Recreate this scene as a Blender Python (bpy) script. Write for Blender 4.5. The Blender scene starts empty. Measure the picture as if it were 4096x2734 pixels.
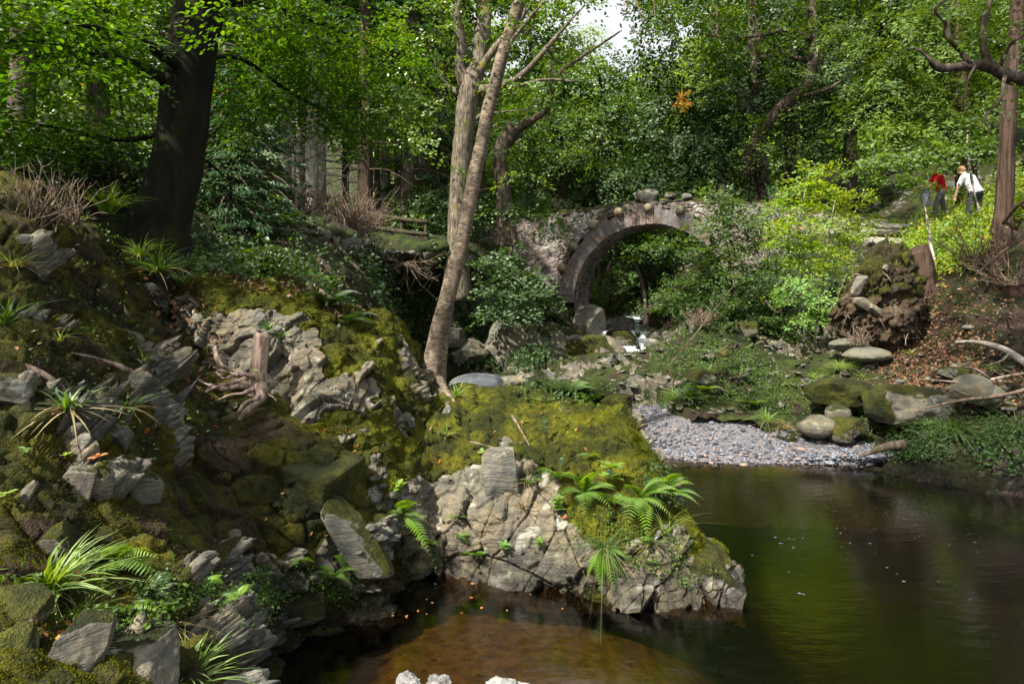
import bpy, bmesh, math, random
import numpy as np
from math import radians as R, pi, sin, cos
from mathutils import Vector, Matrix
SC = bpy.context.scene
COL = SC.collection
rng = np.random.default_rng(7)
random.seed(7)
# ---------------- camera, sky, sun, exposure ----------------
F_PX, CX, HY, CAMZ = 683.0, 512.0, 270.0, 3.2      # 24 mm lens on a 1024 px wide frame, eye 3.2 m above the pool
cam_d = bpy.data.cameras.new("camera"); cam = bpy.data.objects.new("camera", cam_d); COL.objects.link(cam)
cam.location = (0, 0, CAMZ); cam.rotation_euler = (R(90), 0, 0)
cam_d.sensor_width = 36; cam_d.lens = 36 * F_PX / 1024
cam_d.shift_y = -(341.5 - HY) / 1024; cam_d.clip_start = 0.05; cam_d.clip_end = 2000
SC.camera = cam
SUN = Vector((-0.46, -0.48, 0.75)).normalized()       # towards the sun
w = bpy.data.worlds.new("World"); SC.world = w; w.use_nodes = True
nt = w.node_tree; nt.nodes.clear()
sky = nt.nodes.new("ShaderNodeTexSky"); sky.sky_type = 'NISHITA'; sky.sun_disc = False
sky.sun_elevation = math.asin(SUN.z); sky.sun_rotation = math.atan2(SUN.x, SUN.y)
sky.air_density = 1.0; sky.dust_density = 9.0; sky.ozone_density = 0.6
bg = nt.nodes.new("ShaderNodeBackground"); bg.inputs[1].default_value = 0.036
ow = nt.nodes.new("ShaderNodeOutputWorld")
cl = nt.nodes.new("ShaderNodeMix"); cl.data_type = 'RGBA'; cl.inputs[0].default_value = .7; cl.inputs[7].default_value = (12, 12.3, 12.6, 1)   # thin bright cloud over the blue
nt.links.new(sky.outputs[0], cl.inputs[6]); nt.links.new(cl.outputs[2], bg.inputs[0]); nt.links.new(bg.outputs[0], ow.inputs[0])
sl = bpy.data.lights.new("sun", 'SUN'); sl.energy = 3.9; sl.angle = R(1.2); sl.color = (1.0, 0.93, 0.80)
so = bpy.data.objects.new("sun", sl); COL.objects.link(so)
so.rotation_euler = (-SUN).to_track_quat('-Z', 'Y').to_euler()
SC.view_settings.view_transform = 'Standard'; SC.view_settings.look = 'None'
SC.view_settings.exposure = 1.66; SC.view_settings.gamma = 1.0
SC.cycles.use_denoising = True; SC.cycles.denoiser = 'OPENIMAGEDENOISE'
SC.cycles.max_bounces = 6; SC.cycles.diffuse_bounces = 3; SC.cycles.glossy_bounces = 2
SC.cycles.transmission_bounces = 4; SC.cycles.transparent_max_bounces = 6
SC.cycles.sample_clamp_indirect = 6.0; SC.cycles.caustics_reflective = False; SC.cycles.caustics_refractive = False

def P(px, py, Y):
    """the world point at distance Y seen at picture place px, py (1024 wide)"""
    return np.array([(px - CX) / F_PX * Y, Y, CAMZ - (py - HY) / F_PX * Y])
def proj(V):
    V = np.asarray(V); return CX + F_PX * V[..., 0] / V[..., 1], HY - F_PX * (V[..., 2] - CAMZ) / V[..., 1]

# ---------------- noise ----------------
def _hash(ix, iy, iz, s=0):
    h = (ix.astype(np.int64) * 374761393 + iy.astype(np.int64) * 668265263 + iz.astype(np.int64) * 2147483647 + s * 974634777) & 0xffffffff
    h = ((h ^ (h >> 13)) * 1274126177) & 0xffffffff
    h = ((h ^ (h >> 16)) * 2246822519) & 0xffffffff
    h = (h ^ (h >> 15)) & 0xffffffff
    return h / 4294967295.0
def vnoise(p, s=0):
    f = np.floor(p); t = p - f; i = f.astype(np.int64); t = t * t * t * (t * (t * 6 - 15) + 10)
    out = 0
    for dx in (0, 1):
        wx = t[..., 0] if dx else 1 - t[..., 0]
        for dy in (0, 1):
            wy = t[..., 1] if dy else 1 - t[..., 1]
            for dz in (0, 1):
                wz = t[..., 2] if dz else 1 - t[..., 2]
                out = out + wx * wy * wz * _hash(i[..., 0] + dx, i[..., 1] + dy, i[..., 2] + dz, s)
    return out * 2 - 1
def fbm(p, scale, octs=4, s=0, gain=0.5):
    p = np.asarray(p, float) * scale; a = 1.0; out = 0; tot = 0
    for o in range(octs):
        out = out + a * vnoise(p + o * 17.3, s + o); tot += a; a *= gain; p = p * 2.03
    return out / tot
def voro(p, s=0):
    """p (N,3) already scaled: cell random number, vector from cell point, F2-F1"""
    f = np.floor(p).astype(np.int64)
    n = len(p); d1 = np.full(n, 9e9); d2 = np.full(n, 9e9); cid = np.zeros(n); vec = np.zeros((n, 3))
    for dx in (-1, 0, 1):
        for dy in (-1, 0, 1):
            for dz in (-1, 0, 1):
                c = f + (dx, dy, dz)
                h = [_hash(c[:, 0], c[:, 1], c[:, 2], s + k) for k in range(3)]
                v = p - (c + np.stack(h, 1)); d = (v * v).sum(1)
                m = d < d1
                d2 = np.where(m, d1, np.minimum(d2, d)); cid = np.where(m, _hash(c[:, 0], c[:, 1], c[:, 2], s + 9), cid)
                vec = np.where(m[:, None], v, vec); d1 = np.where(m, d, d1)
    return cid, vec, np.sqrt(d2) - np.sqrt(d1)

# ---------------- mesh building ----------------
def mk(name, V, F, mat=None, parent=None, smooth=False, attrs=None):
    """one mesh object from numpy verts and a list of face index arrays (each array of one face size)"""
    V = np.asarray(V, np.float32)
    if isinstance(F, np.ndarray): F = [F]
    F = [np.asarray(f, np.int32) for f in F if len(f)]
    me = bpy.data.meshes.new(name)
    me.vertices.add(len(V)); me.vertices.foreach_set("co", V.ravel())
    loops = np.concatenate([f.ravel() for f in F]); sizes = np.concatenate([np.full(len(f), f.shape[1], np.int32) for f in F])
    starts = np.concatenate([[0], np.cumsum(sizes)[:-1]]).astype(np.int32)
    me.loops.add(len(loops)); me.loops.foreach_set("vertex_index", loops)
    me.polygons.add(len(sizes)); me.polygons.foreach_set("loop_start", starts)
    try: me.polygons.foreach_set("loop_total", sizes)
    except Exception: pass
    me.update(calc_edges=True); me.validate()
    if attrs:
        for k, a in attrs.items():
            at = me.attributes.new(k, 'FLOAT', 'POINT'); at.data.foreach_set("value", np.asarray(a, np.float32))
    me.polygons.foreach_set("use_smooth", np.full(len(me.polygons), smooth)); me.update()
    if mat: me.materials.append(mat)
    o = bpy.data.objects.new(name, me); COL.objects.link(o)
    if parent is not None:
        o.parent = parent; o.matrix_parent_inverse = Matrix.Translation(-parent.location)
    return o
def thing(name, label, cat, loc=(0, 0, 0), group=None):
    o = bpy.data.objects.new(name, None); COL.objects.link(o); o.location = [float(a) for a in loc]; o.empty_display_size = 0.2
    return tag(o, label, cat, group)
def tag(o, label, cat, group=None):
    o['label'] = label; o['category'] = cat
    if group: o['group'] = group
    return o
def kind(o, k, label=None):
    o['kind'] = k
    if label: o['label'] = label
    return o
def merge(parts):
    """list of (V, [F...]) or (V,[F..],rnd) -> one"""
    Vs, Fs, n, rs = [], {}, 0, []
    for p in parts:
        V, F = p[0], p[1]
        if isinstance(F, np.ndarray): F = [F]
        for f in F:
            if len(f): Fs.setdefault(f.shape[1], []).append(f + n)
        Vs.append(V); n += len(V); rs.append(p[2] if len(p) > 2 else np.zeros(len(V)))
    return np.concatenate(Vs), [np.concatenate(f) for f in Fs.values()], np.concatenate(rs)
def gridF(nu, nv, wrap=False):
    i = np.arange(nu if wrap else nu - 1)[:, None]; j = np.arange(nv - 1)[None, :]
    a = i * nv + j; b = ((i + 1) % nu) * nv + j
    return np.stack([a, b, b + 1, a + 1], -1).reshape(-1, 4)
def cr(C, t):
    """Catmull-Rom through C (n,...) at t in 0..n-1"""
    n = len(C); i = np.clip(np.floor(t).astype(int), 0, n - 2); f = (t - i).reshape((-1,) + (1,) * (C.ndim - 1))
    g = lambda k: C[np.clip(k, 0, n - 1)]
    p0, p1, p2, p3 = g(i - 1), g(i), g(i + 1), g(i + 2)
    p0 = np.where((i == 0).reshape(f.shape), 2 * p1 - p2, p0); p3 = np.where((i == n - 2).reshape(f.shape), 2 * p2 - p1, p3)
    return 0.5 * (2 * p1 + (p2 - p0) * f + (2 * p0 - 5 * p1 + 4 * p2 - p3) * f * f + (3 * p1 - 3 * p2 + p3 - p0) * f ** 3)
def grid_normals(G):
    du = np.gradient(G, axis=0); dv = np.gradient(G, axis=1); n = np.cross(du, dv)
    return n / (np.linalg.norm(n, axis=-1, keepdims=True) + 1e-9)
SURF = []
def loft(C, nu, nv):
    G = cr(np.array(C, float), np.linspace(0, len(C) - 1, nu))
    G = cr(G.transpose(1, 0, 2), np.linspace(0, G.shape[1] - 1, nv)).transpose(1, 0, 2)
    return G
def register(V, N):
    px, py = proj(V); SURF.append((px, py, V[:, 1], V, N))
def surf(px, py, r=3.0, ymin=0, ymax=1e9):
    """frontmost terrain point near a picture place, with its normal"""
    best = None
    for a, b, Y, V, N in SURF:
        m = np.where((np.abs(a - px) < r) & (np.abs(b - py) < r) & (Y > ymin) & (Y < ymax))[0]
        if len(m):
            k = m[np.argmin(Y[m])]
            if best is None or Y[k] < best[0][1]: best = (V[k].copy(), N[k].copy())
    if best is None:
        return surf(px, py, r * 2, ymin, ymax) if r < 60 else (P(px, py, 10), np.array([0, 0, 1.]))
    return best
def unit(a): return a / (np.linalg.norm(a, axis=-1, keepdims=True) + 1e-9)

def tube(pts, rad, seg=8, bark=0.0, bs=6.0, seed=0, sub=4, flute=0, cap=True):
    """a tapered limb through pts"""
    pts = np.array(pts, float); rad = np.array(rad, float)
    if len(pts) < 2: return None
    if sub > 1:
        t = np.linspace(0, len(pts) - 1, (len(pts) - 1) * sub + 1); pts = cr(pts, t); rad = np.interp(t, np.arange(len(rad)), rad)
    T = unit(np.gradient(pts, axis=0)); ref = np.where(np.abs(T[:, 2:3]) > 0.9, np.array([[1., 0, 0]]), np.array([[0, 0, 1.]]))
    A = unit(np.cross(T, ref)); 
    for i in range(1, len(A)):
        a = A[i - 1] - T[i] * (A[i - 1] @ T[i]); A[i] = a / (np.linalg.norm(a) + 1e-9)
    B = np.cross(T, A); th = np.linspace(0, 2 * pi, seg, endpoint=False)
    D = A[:, None] * np.cos(th)[None, :, None] + B[:, None] * np.sin(th)[None, :, None]
    V = pts[:, None] + D * rad[:, None, None]
    if bark:
        Q = V.copy(); Q[..., 2] *= 0.4
        k = fbm(Q.reshape(-1, 3), bs, 3, seed).reshape(V.shape[:2])
        if flute: k = k + flute * np.sin(th * 5 + seed)[None, :] * 0.5
        V = V + D * (k * bark)[..., None]
    n = len(pts); V = V.transpose(1, 0, 2).reshape(-1, 3)
    F = [gridF(seg, n, wrap=True)]
    if cap:
        V = np.concatenate([V, pts[-1:], pts[:1]]); k = seg * n; s = np.arange(seg)
        F.append(np.stack([s * n + n - 1, ((s + 1) % seg) * n + n - 1, np.full(seg, k)], 1))
        F.append(np.stack([((s + 1) % seg) * n, s * n, np.full(seg, k + 1)], 1))
    return V, F, np.full(len(V), rng.random())

LEAF_T = {
    'oval': (np.array([[0, 0, 0], [.3, .27, .05], [.72, .24, .05], [1, 0, -.04], [.72, -.24, .05], [.3, -.27, .05]]), np.array([[0, 1, 2, 3], [0, 3, 4, 5]])),
    'far': (np.array([[0, 0, 0], [.5, .36, .05], [1, 0, 0], [.5, -.36, .05]]), np.array([[0, 1, 2, 3]])),
    'needle': (np.array([[0, 0, 0], [.35, .16, 0], [1, 0, -.06], [.35, -.16, 0]]), np.array([[0, 1, 2, 3]])),
    'oak': (np.array([[0, 0, 0], [.25, .12, .02], [.4, .30, .05], [.5, .18, .03], [.7, .36, .05], [.82, .2, .03], [1, 0, -.03], [.82, -.2, .03], [.7, -.36, .05], [.5, -.18, .03], [.4, -.30, .05], [.25, -.12, .02]]),
            np.array([[0, 1, 2, 3], [0, 3, 9, 11], [3, 4, 5, 6], [3, 6, 7, 9], [11, 9, 10, 10], [7, 8, 9, 9]])[:4]),
}
def leaves(pos, dirs, nor, size, t='far', rnd=None):
    T, TF = LEAF_T[t]; n = len(pos); d = unit(dirs); s = unit(np.cross(nor, d)); u = np.cross(d, s)
    size = np.broadcast_to(size, (n,))
    V = pos[:, None] + (d[:, None] * T[None, :, 0:1] + s[:, None] * T[None, :, 1:2] + u[:, None] * T[None, :, 2:3]) * size[:, None, None]
    F = (TF[None] + (np.arange(n) * len(T))[:, None, None]).reshape(-1, TF.shape[1])
    if rnd is None: rnd = rng.random(n)
    return V.reshape(-1, 3), [F], np.repeat(rnd, len(T))
def rvec(n): return unit(rng.normal(size=(n, 3)))
def sprays(C, rad, n, per, L, leaf, t='far', up=0.8, droop=0.25, shell=0.55, jit=0.35, width=0.45, twig=0, outfrom=None):
    """n flattened leafy sprays inside an ellipsoid; returns (V,F,rnd) leaves, and twig polylines"""
    C = np.asarray(C, float); rad = np.broadcast_to(np.asarray(rad, float), (3,))
    u = rvec(n); r = (shell ** 3 + (1 - shell ** 3) * rng.random(n)) ** (1 / 3) 
    r = np.where(rng.random(n) < 0.2, rng.random(n), r)
    c = C + u * r[:, None] * rad
    out = unit(c - (C if outfrom is None else np.asarray(outfrom)) + rng.normal(size=(n, 3)) * 0.25 * rad.mean())
    d = unit(out * np.array([1, 1, .35]) + np.array([0, 0, -droop]) + rng.normal(size=(n, 3)) * 0.2)
    nn = unit(np.array([0, 0, up]) + out * 0.5 + rng.normal(size=(n, 3)) * 0.3)
    nn = unit(nn - d * (nn * d).sum(1, keepdims=True)); s = np.cross(nn, d)
    Ls = L * rng.uniform(.6, 1.3, n); a = rng.random((n, per)); sd = rng.uniform(-1, 1, (n, per))
    W = width * Ls[:, None] * np.sqrt(np.clip(1 - a * .8, 0, 1)) 
    pos = c[:, None] + d[:, None] * ((a - .3) * Ls[:, None])[..., None] + s[:, None] * (sd * W)[..., None]
    pos = pos + nn[:, None] * (rng.normal(size=(n, per)) * 0.06 * Ls[:, None])[..., None] - np.array([0, 0, 1.]) * (a ** 2 * Ls[:, None] * droop * .5)[..., None]
    ld = d[:, None] * 0.7 + s[:, None] * np.sign(sd)[..., None] * 0.8 + rng.normal(size=(n, per, 3)) * 0.25
    ln = nn[:, None] + rng.normal(size=(n, per, 3)) * jit
    rn = np.clip(rng.random((n, 1)) * .6 + rng.random((n, per)) * .4, 0, 1)
    out = leaves(pos.reshape(-1, 3), ld.reshape(-1, 3), ln.reshape(-1, 3), (leaf * rng.uniform(.65, 1.2, (n, per))).ravel(), t, rn.ravel())
    tw = []
    for k in range(min(twig, n)):
        p0 = c[k] - d[k] * Ls[k] * .5; tw.append(tube([p0, c[k], c[k] + d[k] * Ls[k] * .6 - np.array([0, 0, Ls[k] * droop * .3])], [.006, .004, .0015], 4, sub=1, cap=False))
    return out, tw
# ---------------- materials ----------------
class NT:
    def __init__(s, name):
        s.m = bpy.data.materials.new(name); s.m.use_nodes = True; s.t = s.m.node_tree; s.t.nodes.clear()
        s.out = s.t.nodes.new("ShaderNodeOutputMaterial")
    def n(s, typ, **kw):
        x = s.t.nodes.new("ShaderNode" + typ)
        for k, v in kw.items(): setattr(x, k, v)
        return x
    def set(s, sock, v):
        if isinstance(v, bpy.types.NodeSocket): s.t.links.new(v, sock)
        elif isinstance(v, (tuple, list)) and len(v) == 3 and sock.type == 'RGBA': sock.default_value = (*v, 1)
        else: sock.default_value = v
    def co(s, scale=(1, 1, 1), rot=(0, 0, 0)):
        c = s.n("TexCoord"); mp = s.n("Mapping"); s.t.links.new(c.outputs['Object'], mp.inputs[0])
        mp.inputs['Scale'].default_value = scale; mp.inputs['Rotation'].default_value = rot; return mp.outputs[0]
    def noise(s, scale, detail=4, rough=.55, co=None, dist=0):
        x = s.n("TexNoise"); x.inputs['Scale'].default_value = scale; x.inputs['Detail'].default_value = detail
        x.inputs['Roughness'].default_value = rough; x.inputs['Distortion'].default_value = dist
        s.t.links.new(co if co is not None else s.co(), x.inputs['Vector']); return x.outputs[0]
    def voro(s, scale, co=None, feat='F1', out=0):
        x = s.n("TexVoronoi", feature=feat); x.inputs['Scale'].default_value = scale
        s.t.links.new(co if co is not None else s.co(), x.inputs['Vector']); return x.outputs[out]
    def ma(s, op, a, b=0, c=None):
        x = s.n("Math", operation=op); s.set(x.inputs[0], a); s.set(x.inputs[1], b)
        if c is not None: s.set(x.inputs[2], c)
        return x.outputs[0]
    def ramp(s, v, lo, hi):
        x = s.n("MapRange", interpolation_type='SMOOTHSTEP'); s.set(x.inputs[0], v); x.inputs[1].default_value = lo; x.inputs[2].default_value = hi
        return x.outputs[0]
    def mix(s, f, a, b, mode='MIX'):
        x = s.n("Mix", data_type='RGBA', blend_type=mode); s.set(x.inputs[0], f); s.set(x.inputs[6], a); s.set(x.inputs[7], b); return x.outputs[2]
    def attr(s, name):
        x = s.n("Attribute"); x.attribute_name = name; return x.outputs['Fac']
    def nz(s):
        g = s.n("NewGeometry"); sp = s.n("SeparateXYZ"); s.t.links.new(g.outputs['Normal'], sp.inputs[0]); return sp.outputs[2]
    def posz(s):
        g = s.n("NewGeometry"); sp = s.n("SeparateXYZ"); s.t.links.new(g.outputs['Position'], sp.inputs[0]); return sp.outputs[2]
    def bump(s, h, dist=.02, strength=.8):
        b = s.n("Bump"); b.inputs['Strength'].default_value = strength; b.inputs['Distance'].default_value = dist; s.set(b.inputs['Height'], h); return b.outputs[0]
    def bsdf(s, col, rough=.8, normal=None, spec=.3, sheen=0):
        b = s.n("BsdfPrincipled"); s.set(b.inputs['Base Color'], col); s.set(b.inputs['Roughness'], rough)
        b.inputs['Specular IOR Level'].default_value = spec
        if sheen: b.inputs['Sheen Weight'].default_value = sheen
        if normal is not None: s.t.links.new(normal, b.inputs['Normal'])
        return b.outputs[0]
    def done(s, sh):
        s.t.links.new(sh, s.out.inputs[0]); return s.m

def m_leaf(name, a, b, tr=.45, rough=.5, gloss=.12, c=None, tint=2.0):
    s = NT(name); r = s.attr('rnd'); col = s.mix(s.ramp(r, .1, .9), a, b)
    col = s.mix(s.ramp(s.noise(.9, 2), .35, .65), col, s.mix(1.0, col, (.72, .86, .8), 'MULTIPLY'))
    if c: col = s.mix(s.ma('GREATER_THAN', r, .965), col, c)
    d = s.n("BsdfDiffuse"); s.set(d.inputs[0], col)
    t = s.n("BsdfTranslucent"); s.set(t.inputs[0], s.mix(1.0, col, (tint * 1.15, tint, tint * .35), 'MULTIPLY'))
    m1 = s.n("MixShader"); m1.inputs[0].default_value = tr; s.t.links.new(d.outputs[0], m1.inputs[1]); s.t.links.new(t.outputs[0], m1.inputs[2])
    g = s.n("BsdfGlossy"); g.inputs['Roughness'].default_value = rough; g.inputs[0].default_value = (.9, 1, .85, 1)
    fr = s.n("Fresnel"); fr.inputs[0].default_value = 1.4
    m2 = s.n("MixShader"); s.set(m2.inputs[0], s.ma('MULTIPLY', fr.outputs[0], gloss * 1.3)); s.t.links.new(m1.outputs[0], m2.inputs[1]); s.t.links.new(g.outputs[0], m2.inputs[2])
    return s.done(m2.outputs[0])

def m_rock(name, light=(.34, .31, .25), dark=(.15, .14, .12), moss=(.10, .10, .008), moss2=(.022, .028, .004), thr=.75, rot=(.4, .5, .2), wet=True, lich=.6, soil=None, bk=1.0):
    s = NT(name)
    st = s.co((1, 1, 5), rot)
    n1 = s.noise(1.6, 5, .6); n2 = s.noise(7, 5, .65); n3 = s.noise(60, 3, .7); strat = s.noise(5, 6, .7, st, .6)
    vd = s.voro(2.6, s.co((1, 1, 2.2), rot), 'DISTANCE_TO_EDGE')
    crack = s.ramp(vd, 0.0, .03)
    rock = s.mix(s.ramp(s.ma('ADD', s.ma('MULTIPLY', strat, .5), s.ma('MULTIPLY', n2, .5)), .3, .7), dark, light); rock = s.mix(s.ramp(n2, .35, .7), rock, s.mix(1.0, rock, (1.25, 1.12, .9), 'MULTIPLY'))
    rock = s.mix(s.ramp(s.noise(1.1, 2), .4, .62), rock, s.mix(1.0, rock, (.78, .86, .98), 'MULTIPLY'))
    lic = s.ramp(s.noise(4.5, 3, .5, None, .8), .60, .66)
    rock = s.mix(s.ma('MULTIPLY', lic, lich), rock, (.42, .43, .38))
    rock = s.mix(s.ma('MULTIPLY', s.ma('SUBTRACT', 1.0, crack), .12), rock, (.05, .045, .035))
    mm = s.ma('ADD', s.ma('MULTIPLY', s.nz(), .55), s.ma('MULTIPLY', n1, 1.3)); mm = s.ma('ADD', mm, s.ma('MULTIPLY', n2, .5))
    mm = s.ma('SUBTRACT', mm, s.attr('bare')); msk = s.ramp(mm, thr + .25, thr + .36)
    mc = s.mix(s.ramp(s.noise(2.3, 3), .35, .68), moss2, moss); mc = s.mix(s.ramp(n3, .3, .7), s.mix(1.0, mc, (.55, .6, .5), 'MULTIPLY'), mc)
    mc = s.mix(s.ma('MULTIPLY', s.ramp(s.noise(3.1, 4, .6), .58, .70), .3), mc, (.12, .075, .02))
    mc = s.mix(s.ramp(s.noise(13, 4, .7), .35, .6), s.mix(1.0, mc, (.45, .5, .5), 'MULTIPLY'), mc)
    if soil: mc = s.mix(s.ramp(s.noise(1.4, 5, .6, s.co((1, 1.3, 1))), .50, .62), mc, s.mix(s.ramp(s.noise(45, 4, .8), .4, .62), soil[0], soil[1]))
    col = s.mix(msk, rock, mc)
    rough = .85
    if wet:
        wz = s.ramp(s.ma('ADD', s.posz(), s.ma('MULTIPLY', n2, .9)), .4, 1.0); col = s.mix(wz, s.mix(1.0, col, (.28, .27, .27), 'MULTIPLY'), col)
        rough = s.ma('ADD', .25, s.ma('MULTIPLY', wz, .6))
    hm = s.ma('ADD', s.ma('MULTIPLY', s.noise(85, 2, .7), 1.2), s.ma('MULTIPLY', s.noise(26, 3, .6), 1.4))
    hr = s.ma('ADD', s.ma('MULTIPLY', strat, 1.2), s.ma('MULTIPLY', crack, .12)); hr = s.ma('ADD', hr, s.ma('MULTIPLY', s.noise(30, 5, .7), .5))
    hmix = s.n("Mix", data_type='FLOAT'); s.set(hmix.inputs[0], msk); s.set(hmix.inputs[2], hr); s.set(hmix.inputs[3], hm)
    return s.done(s.bsdf(col, rough, s.bump(hmix.outputs[0], .035 * bk, .9), .3))

def m_bark(name, a, b, moss=None, mthr=.55, vs=(1, 1, .18), scale=14, rough=.9, bd=.02, bands=None):
    s = NT(name); n = s.noise(scale, 5, .65, s.co(vs)); col = s.mix(s.ramp(n, .35, .65), a, b)
    col = s.mix(s.ramp(s.noise(2.5, 3), .4, .65), col, s.mix(1.0, col, (.7, .72, .7), 'MULTIPLY'))
    h = n
    if bands:
        bn = s.ramp(s.noise(9, 4, .7, s.co((1.1, 1.1, 5.5), (0, .22, 0))), .57, .66); col = s.mix(s.ma('MULTIPLY', bn, .75), col, bands); h = s.ma('SUBTRACT', n, s.ma('MULTIPLY', bn, .4))
    if moss: col = s.mix(s.ramp(s.noise(2.2, 5, .6), mthr, mthr + .12), col, moss)
    return s.done(s.bsdf(col, rough, s.bump(h, bd, .9), .2))
def m_plain(name, a, b=None, rough=.8, scale=20, bd=.004, spec=.3):
    s = NT(name); n = s.noise(scale, 4, .6); return s.done(s.bsdf(s.mix(s.ramp(n, .3, .7), a, b or a), rough, s.bump(n, bd, .6), spec))

M = {}
M['outcrop'] = m_rock('mossy_slate', thr=.85, light=(.19, .172, .135), dark=(.075, .067, .052), moss=(.19, .185, .004), moss2=(.035, .042, .003), lich=.5)
M['bank'] = m_rock('mossy_bank', light=(.2, .19, .16), dark=(.07, .07, .06), moss=(.14, .125, .004), moss2=(.02, .026, .003), thr=.85, lich=.3, soil=((.018, .012, .008), (.055, .032, .018)))
M['hill'] = m_rock('hillside_soil', light=(.2, .19, .16), dark=(.07, .07, .06), moss=(.07, .10, .014), moss2=(.018, .035, .008), thr=.85, lich=.2, soil=((.018, .013, .01), (.06, .038, .026)))
M['cliff'] = m_rock('dark_cliff', light=(.2, .19, .15), dark=(.07, .065, .055), moss=(.06, .07, .01), moss2=(.014, .02, .005), thr=.85, lich=.3, rot=(.2, 1.2, .1))
M['shelf'] = m_rock('shelf_rock', light=(.15, .138, .115), dark=(.05, .046, .037), moss=(.07, .10, .012), moss2=(.02, .034, .006), thr=.85, lich=.4, soil=((.022, .016, .01), (.07, .045, .025)))
M['stone'] = m_rock('grey_boulder', light=(.21, .20, .175), dark=(.09, .086, .075), thr=.72, lich=.5)
M['stone_moss'] = m_rock('mossy_boulder', light=(.22, .21, .175), dark=(.09, .088, .07), thr=.42, lich=.5)
M['pale'] = m_rock('pale_slab', light=(.40, .38, .34), dark=(.2, .19, .17), thr=1.2, lich=.3, wet=False)
M['blue'] = m_rock('blue_boulder', light=(.13, .14, .155), dark=(.09, .10, .11), bk=.3, thr=1.1, lich=.1)
M['smooth'] = m_rock('river_boulder', light=(.15, .142, .11), dark=(.115, .108, .08), bk=.25, thr=.9, lich=.2, moss=(.07, .08, .02))
M['beech_bark'] = m_bark('beech_bark', (.007, .0065, .005), (.016, .014, .011), moss=(.014, .018, .004), mthr=.5, scale=9)  # bark darkened to near black in place of shade on the trunk
M['birch_bark'] = m_bark('birch_bark', (.085, .065, .048), (.26, .205, .155), vs=(.8, .8, 2.0), scale=16, bands=(.09, .06, .045), bd=.01)
M['oak_bark'] = m_bark('oak_bark', (.05, .043, .032), (.21, .175, .135), moss=(.12, .12, .02), mthr=.56, scale=22, bd=.03)
M['dark_bark'] = m_bark('dark_bark', (.04, .03, .024), (.13, .10, .08), moss=(.06, .07, .015), mthr=.6)
M['red_bark'] = m_bark('redwood_bark', (.028, .018, .013), (.085, .055, .042), scale=16, vs=(1, 1, .06), bd=.04)
M['pale_bark'] = m_bark('pale_bark', (.30, .26, .22), (.55, .5, .44), scale=10)
M['twig'] = m_bark('dry_twig', (.10, .07, .05), (.28, .21, .16), scale=20)
M['root'] = m_bark('pale_root', (.11, .075, .06), (.40, .30, .25), scale=18, bd=.02)
M['rail'] = m_bark('weathered_rail', (.03, .025, .016), (.07, .06, .04), moss=(.05, .055, .012), mthr=.5)
M['lf_beech'] = m_leaf('beech_leaves', (.030, .08, .003), (.08, .165, .006), .6, gloss=.03, c=(.25, .12, .02))
M['lf_mid'] = m_leaf('woodland_leaves', (.045, .10, .013), (.10, .18, .018), .45)
M['lf_oak'] = m_leaf('oak_leaves', (.06, .12, .018), (.13, .21, .026), .45, c=(.3, .2, .03))
M['lf_dusk'] = m_leaf('dusky_leaves', (.035, .085, .014), (.09, .155, .025), .45)
M['lf_blue'] = m_leaf('grey_green_leaves', (.04, .085, .03), (.08, .14, .05), .3)
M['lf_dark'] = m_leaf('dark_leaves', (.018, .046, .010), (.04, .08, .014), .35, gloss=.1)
M['lf_bright'] = m_leaf('bright_leaves', (.15, .25, .012), (.30, .38, .02), .5, c=(.5, .34, .03))
M['lf_yew'] = m_leaf('yew_needles', (.055, .10, .016), (.13, .2, .025), .35, gloss=.05)
M['lf_con'] = m_leaf('spruce_needles', (.02, .06, .02), (.04, .10, .03), .25, gloss=.05)
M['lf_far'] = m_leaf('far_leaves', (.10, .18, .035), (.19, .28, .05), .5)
M['lf_fern'] = m_leaf('fern_green', (.08, .17, .010), (.17, .28, .02), .45)
M['lf_grass'] = m_leaf('grass_blade', (.09, .17, .014), (.22, .32, .03), .4, gloss=.16)
M['lf_sedge'] = m_leaf('woodrush_blade', (.035, .085, .012), (.085, .16, .02), .4, gloss=.16)
M['lf_straw'] = m_leaf('dry_blade', (.22, .13, .05), (.42, .3, .15), .3)
M['lf_ivy'] = m_leaf('ivy_leaf', (.012, .04, .01), (.035, .08, .018), .2, gloss=.2, rough=.35)
M['lf_orange'] = m_leaf('fallen_leaf', (.32, .09, .02), (.42, .17, .05), .25, c=(.5, .32, .06))
M['lf_pale'] = m_leaf('pale_leaf', (.14, .27, .06), (.24, .36, .09), .4)
M['litter'] = m_leaf('brown_litter', (.07, .035, .022), (.24, .11, .06), .15, c=(.36, .2, .1))
s = NT('bleached_wood'); M['bleached'] = s.done(s.bsdf(s.mix(s.ramp(s.noise(9, 5, .7, s.co((1, 1, .3))), .35, .6), (.09, .088, .085), (.28, .28, .28)), .7, s.bump(s.noise(14, 5, .7), .03, 1), .3))
M['lf_autumn'] = m_leaf('autumn_leaf', (.5, .14, .02), (.6, .34, .04), .4)
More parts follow.
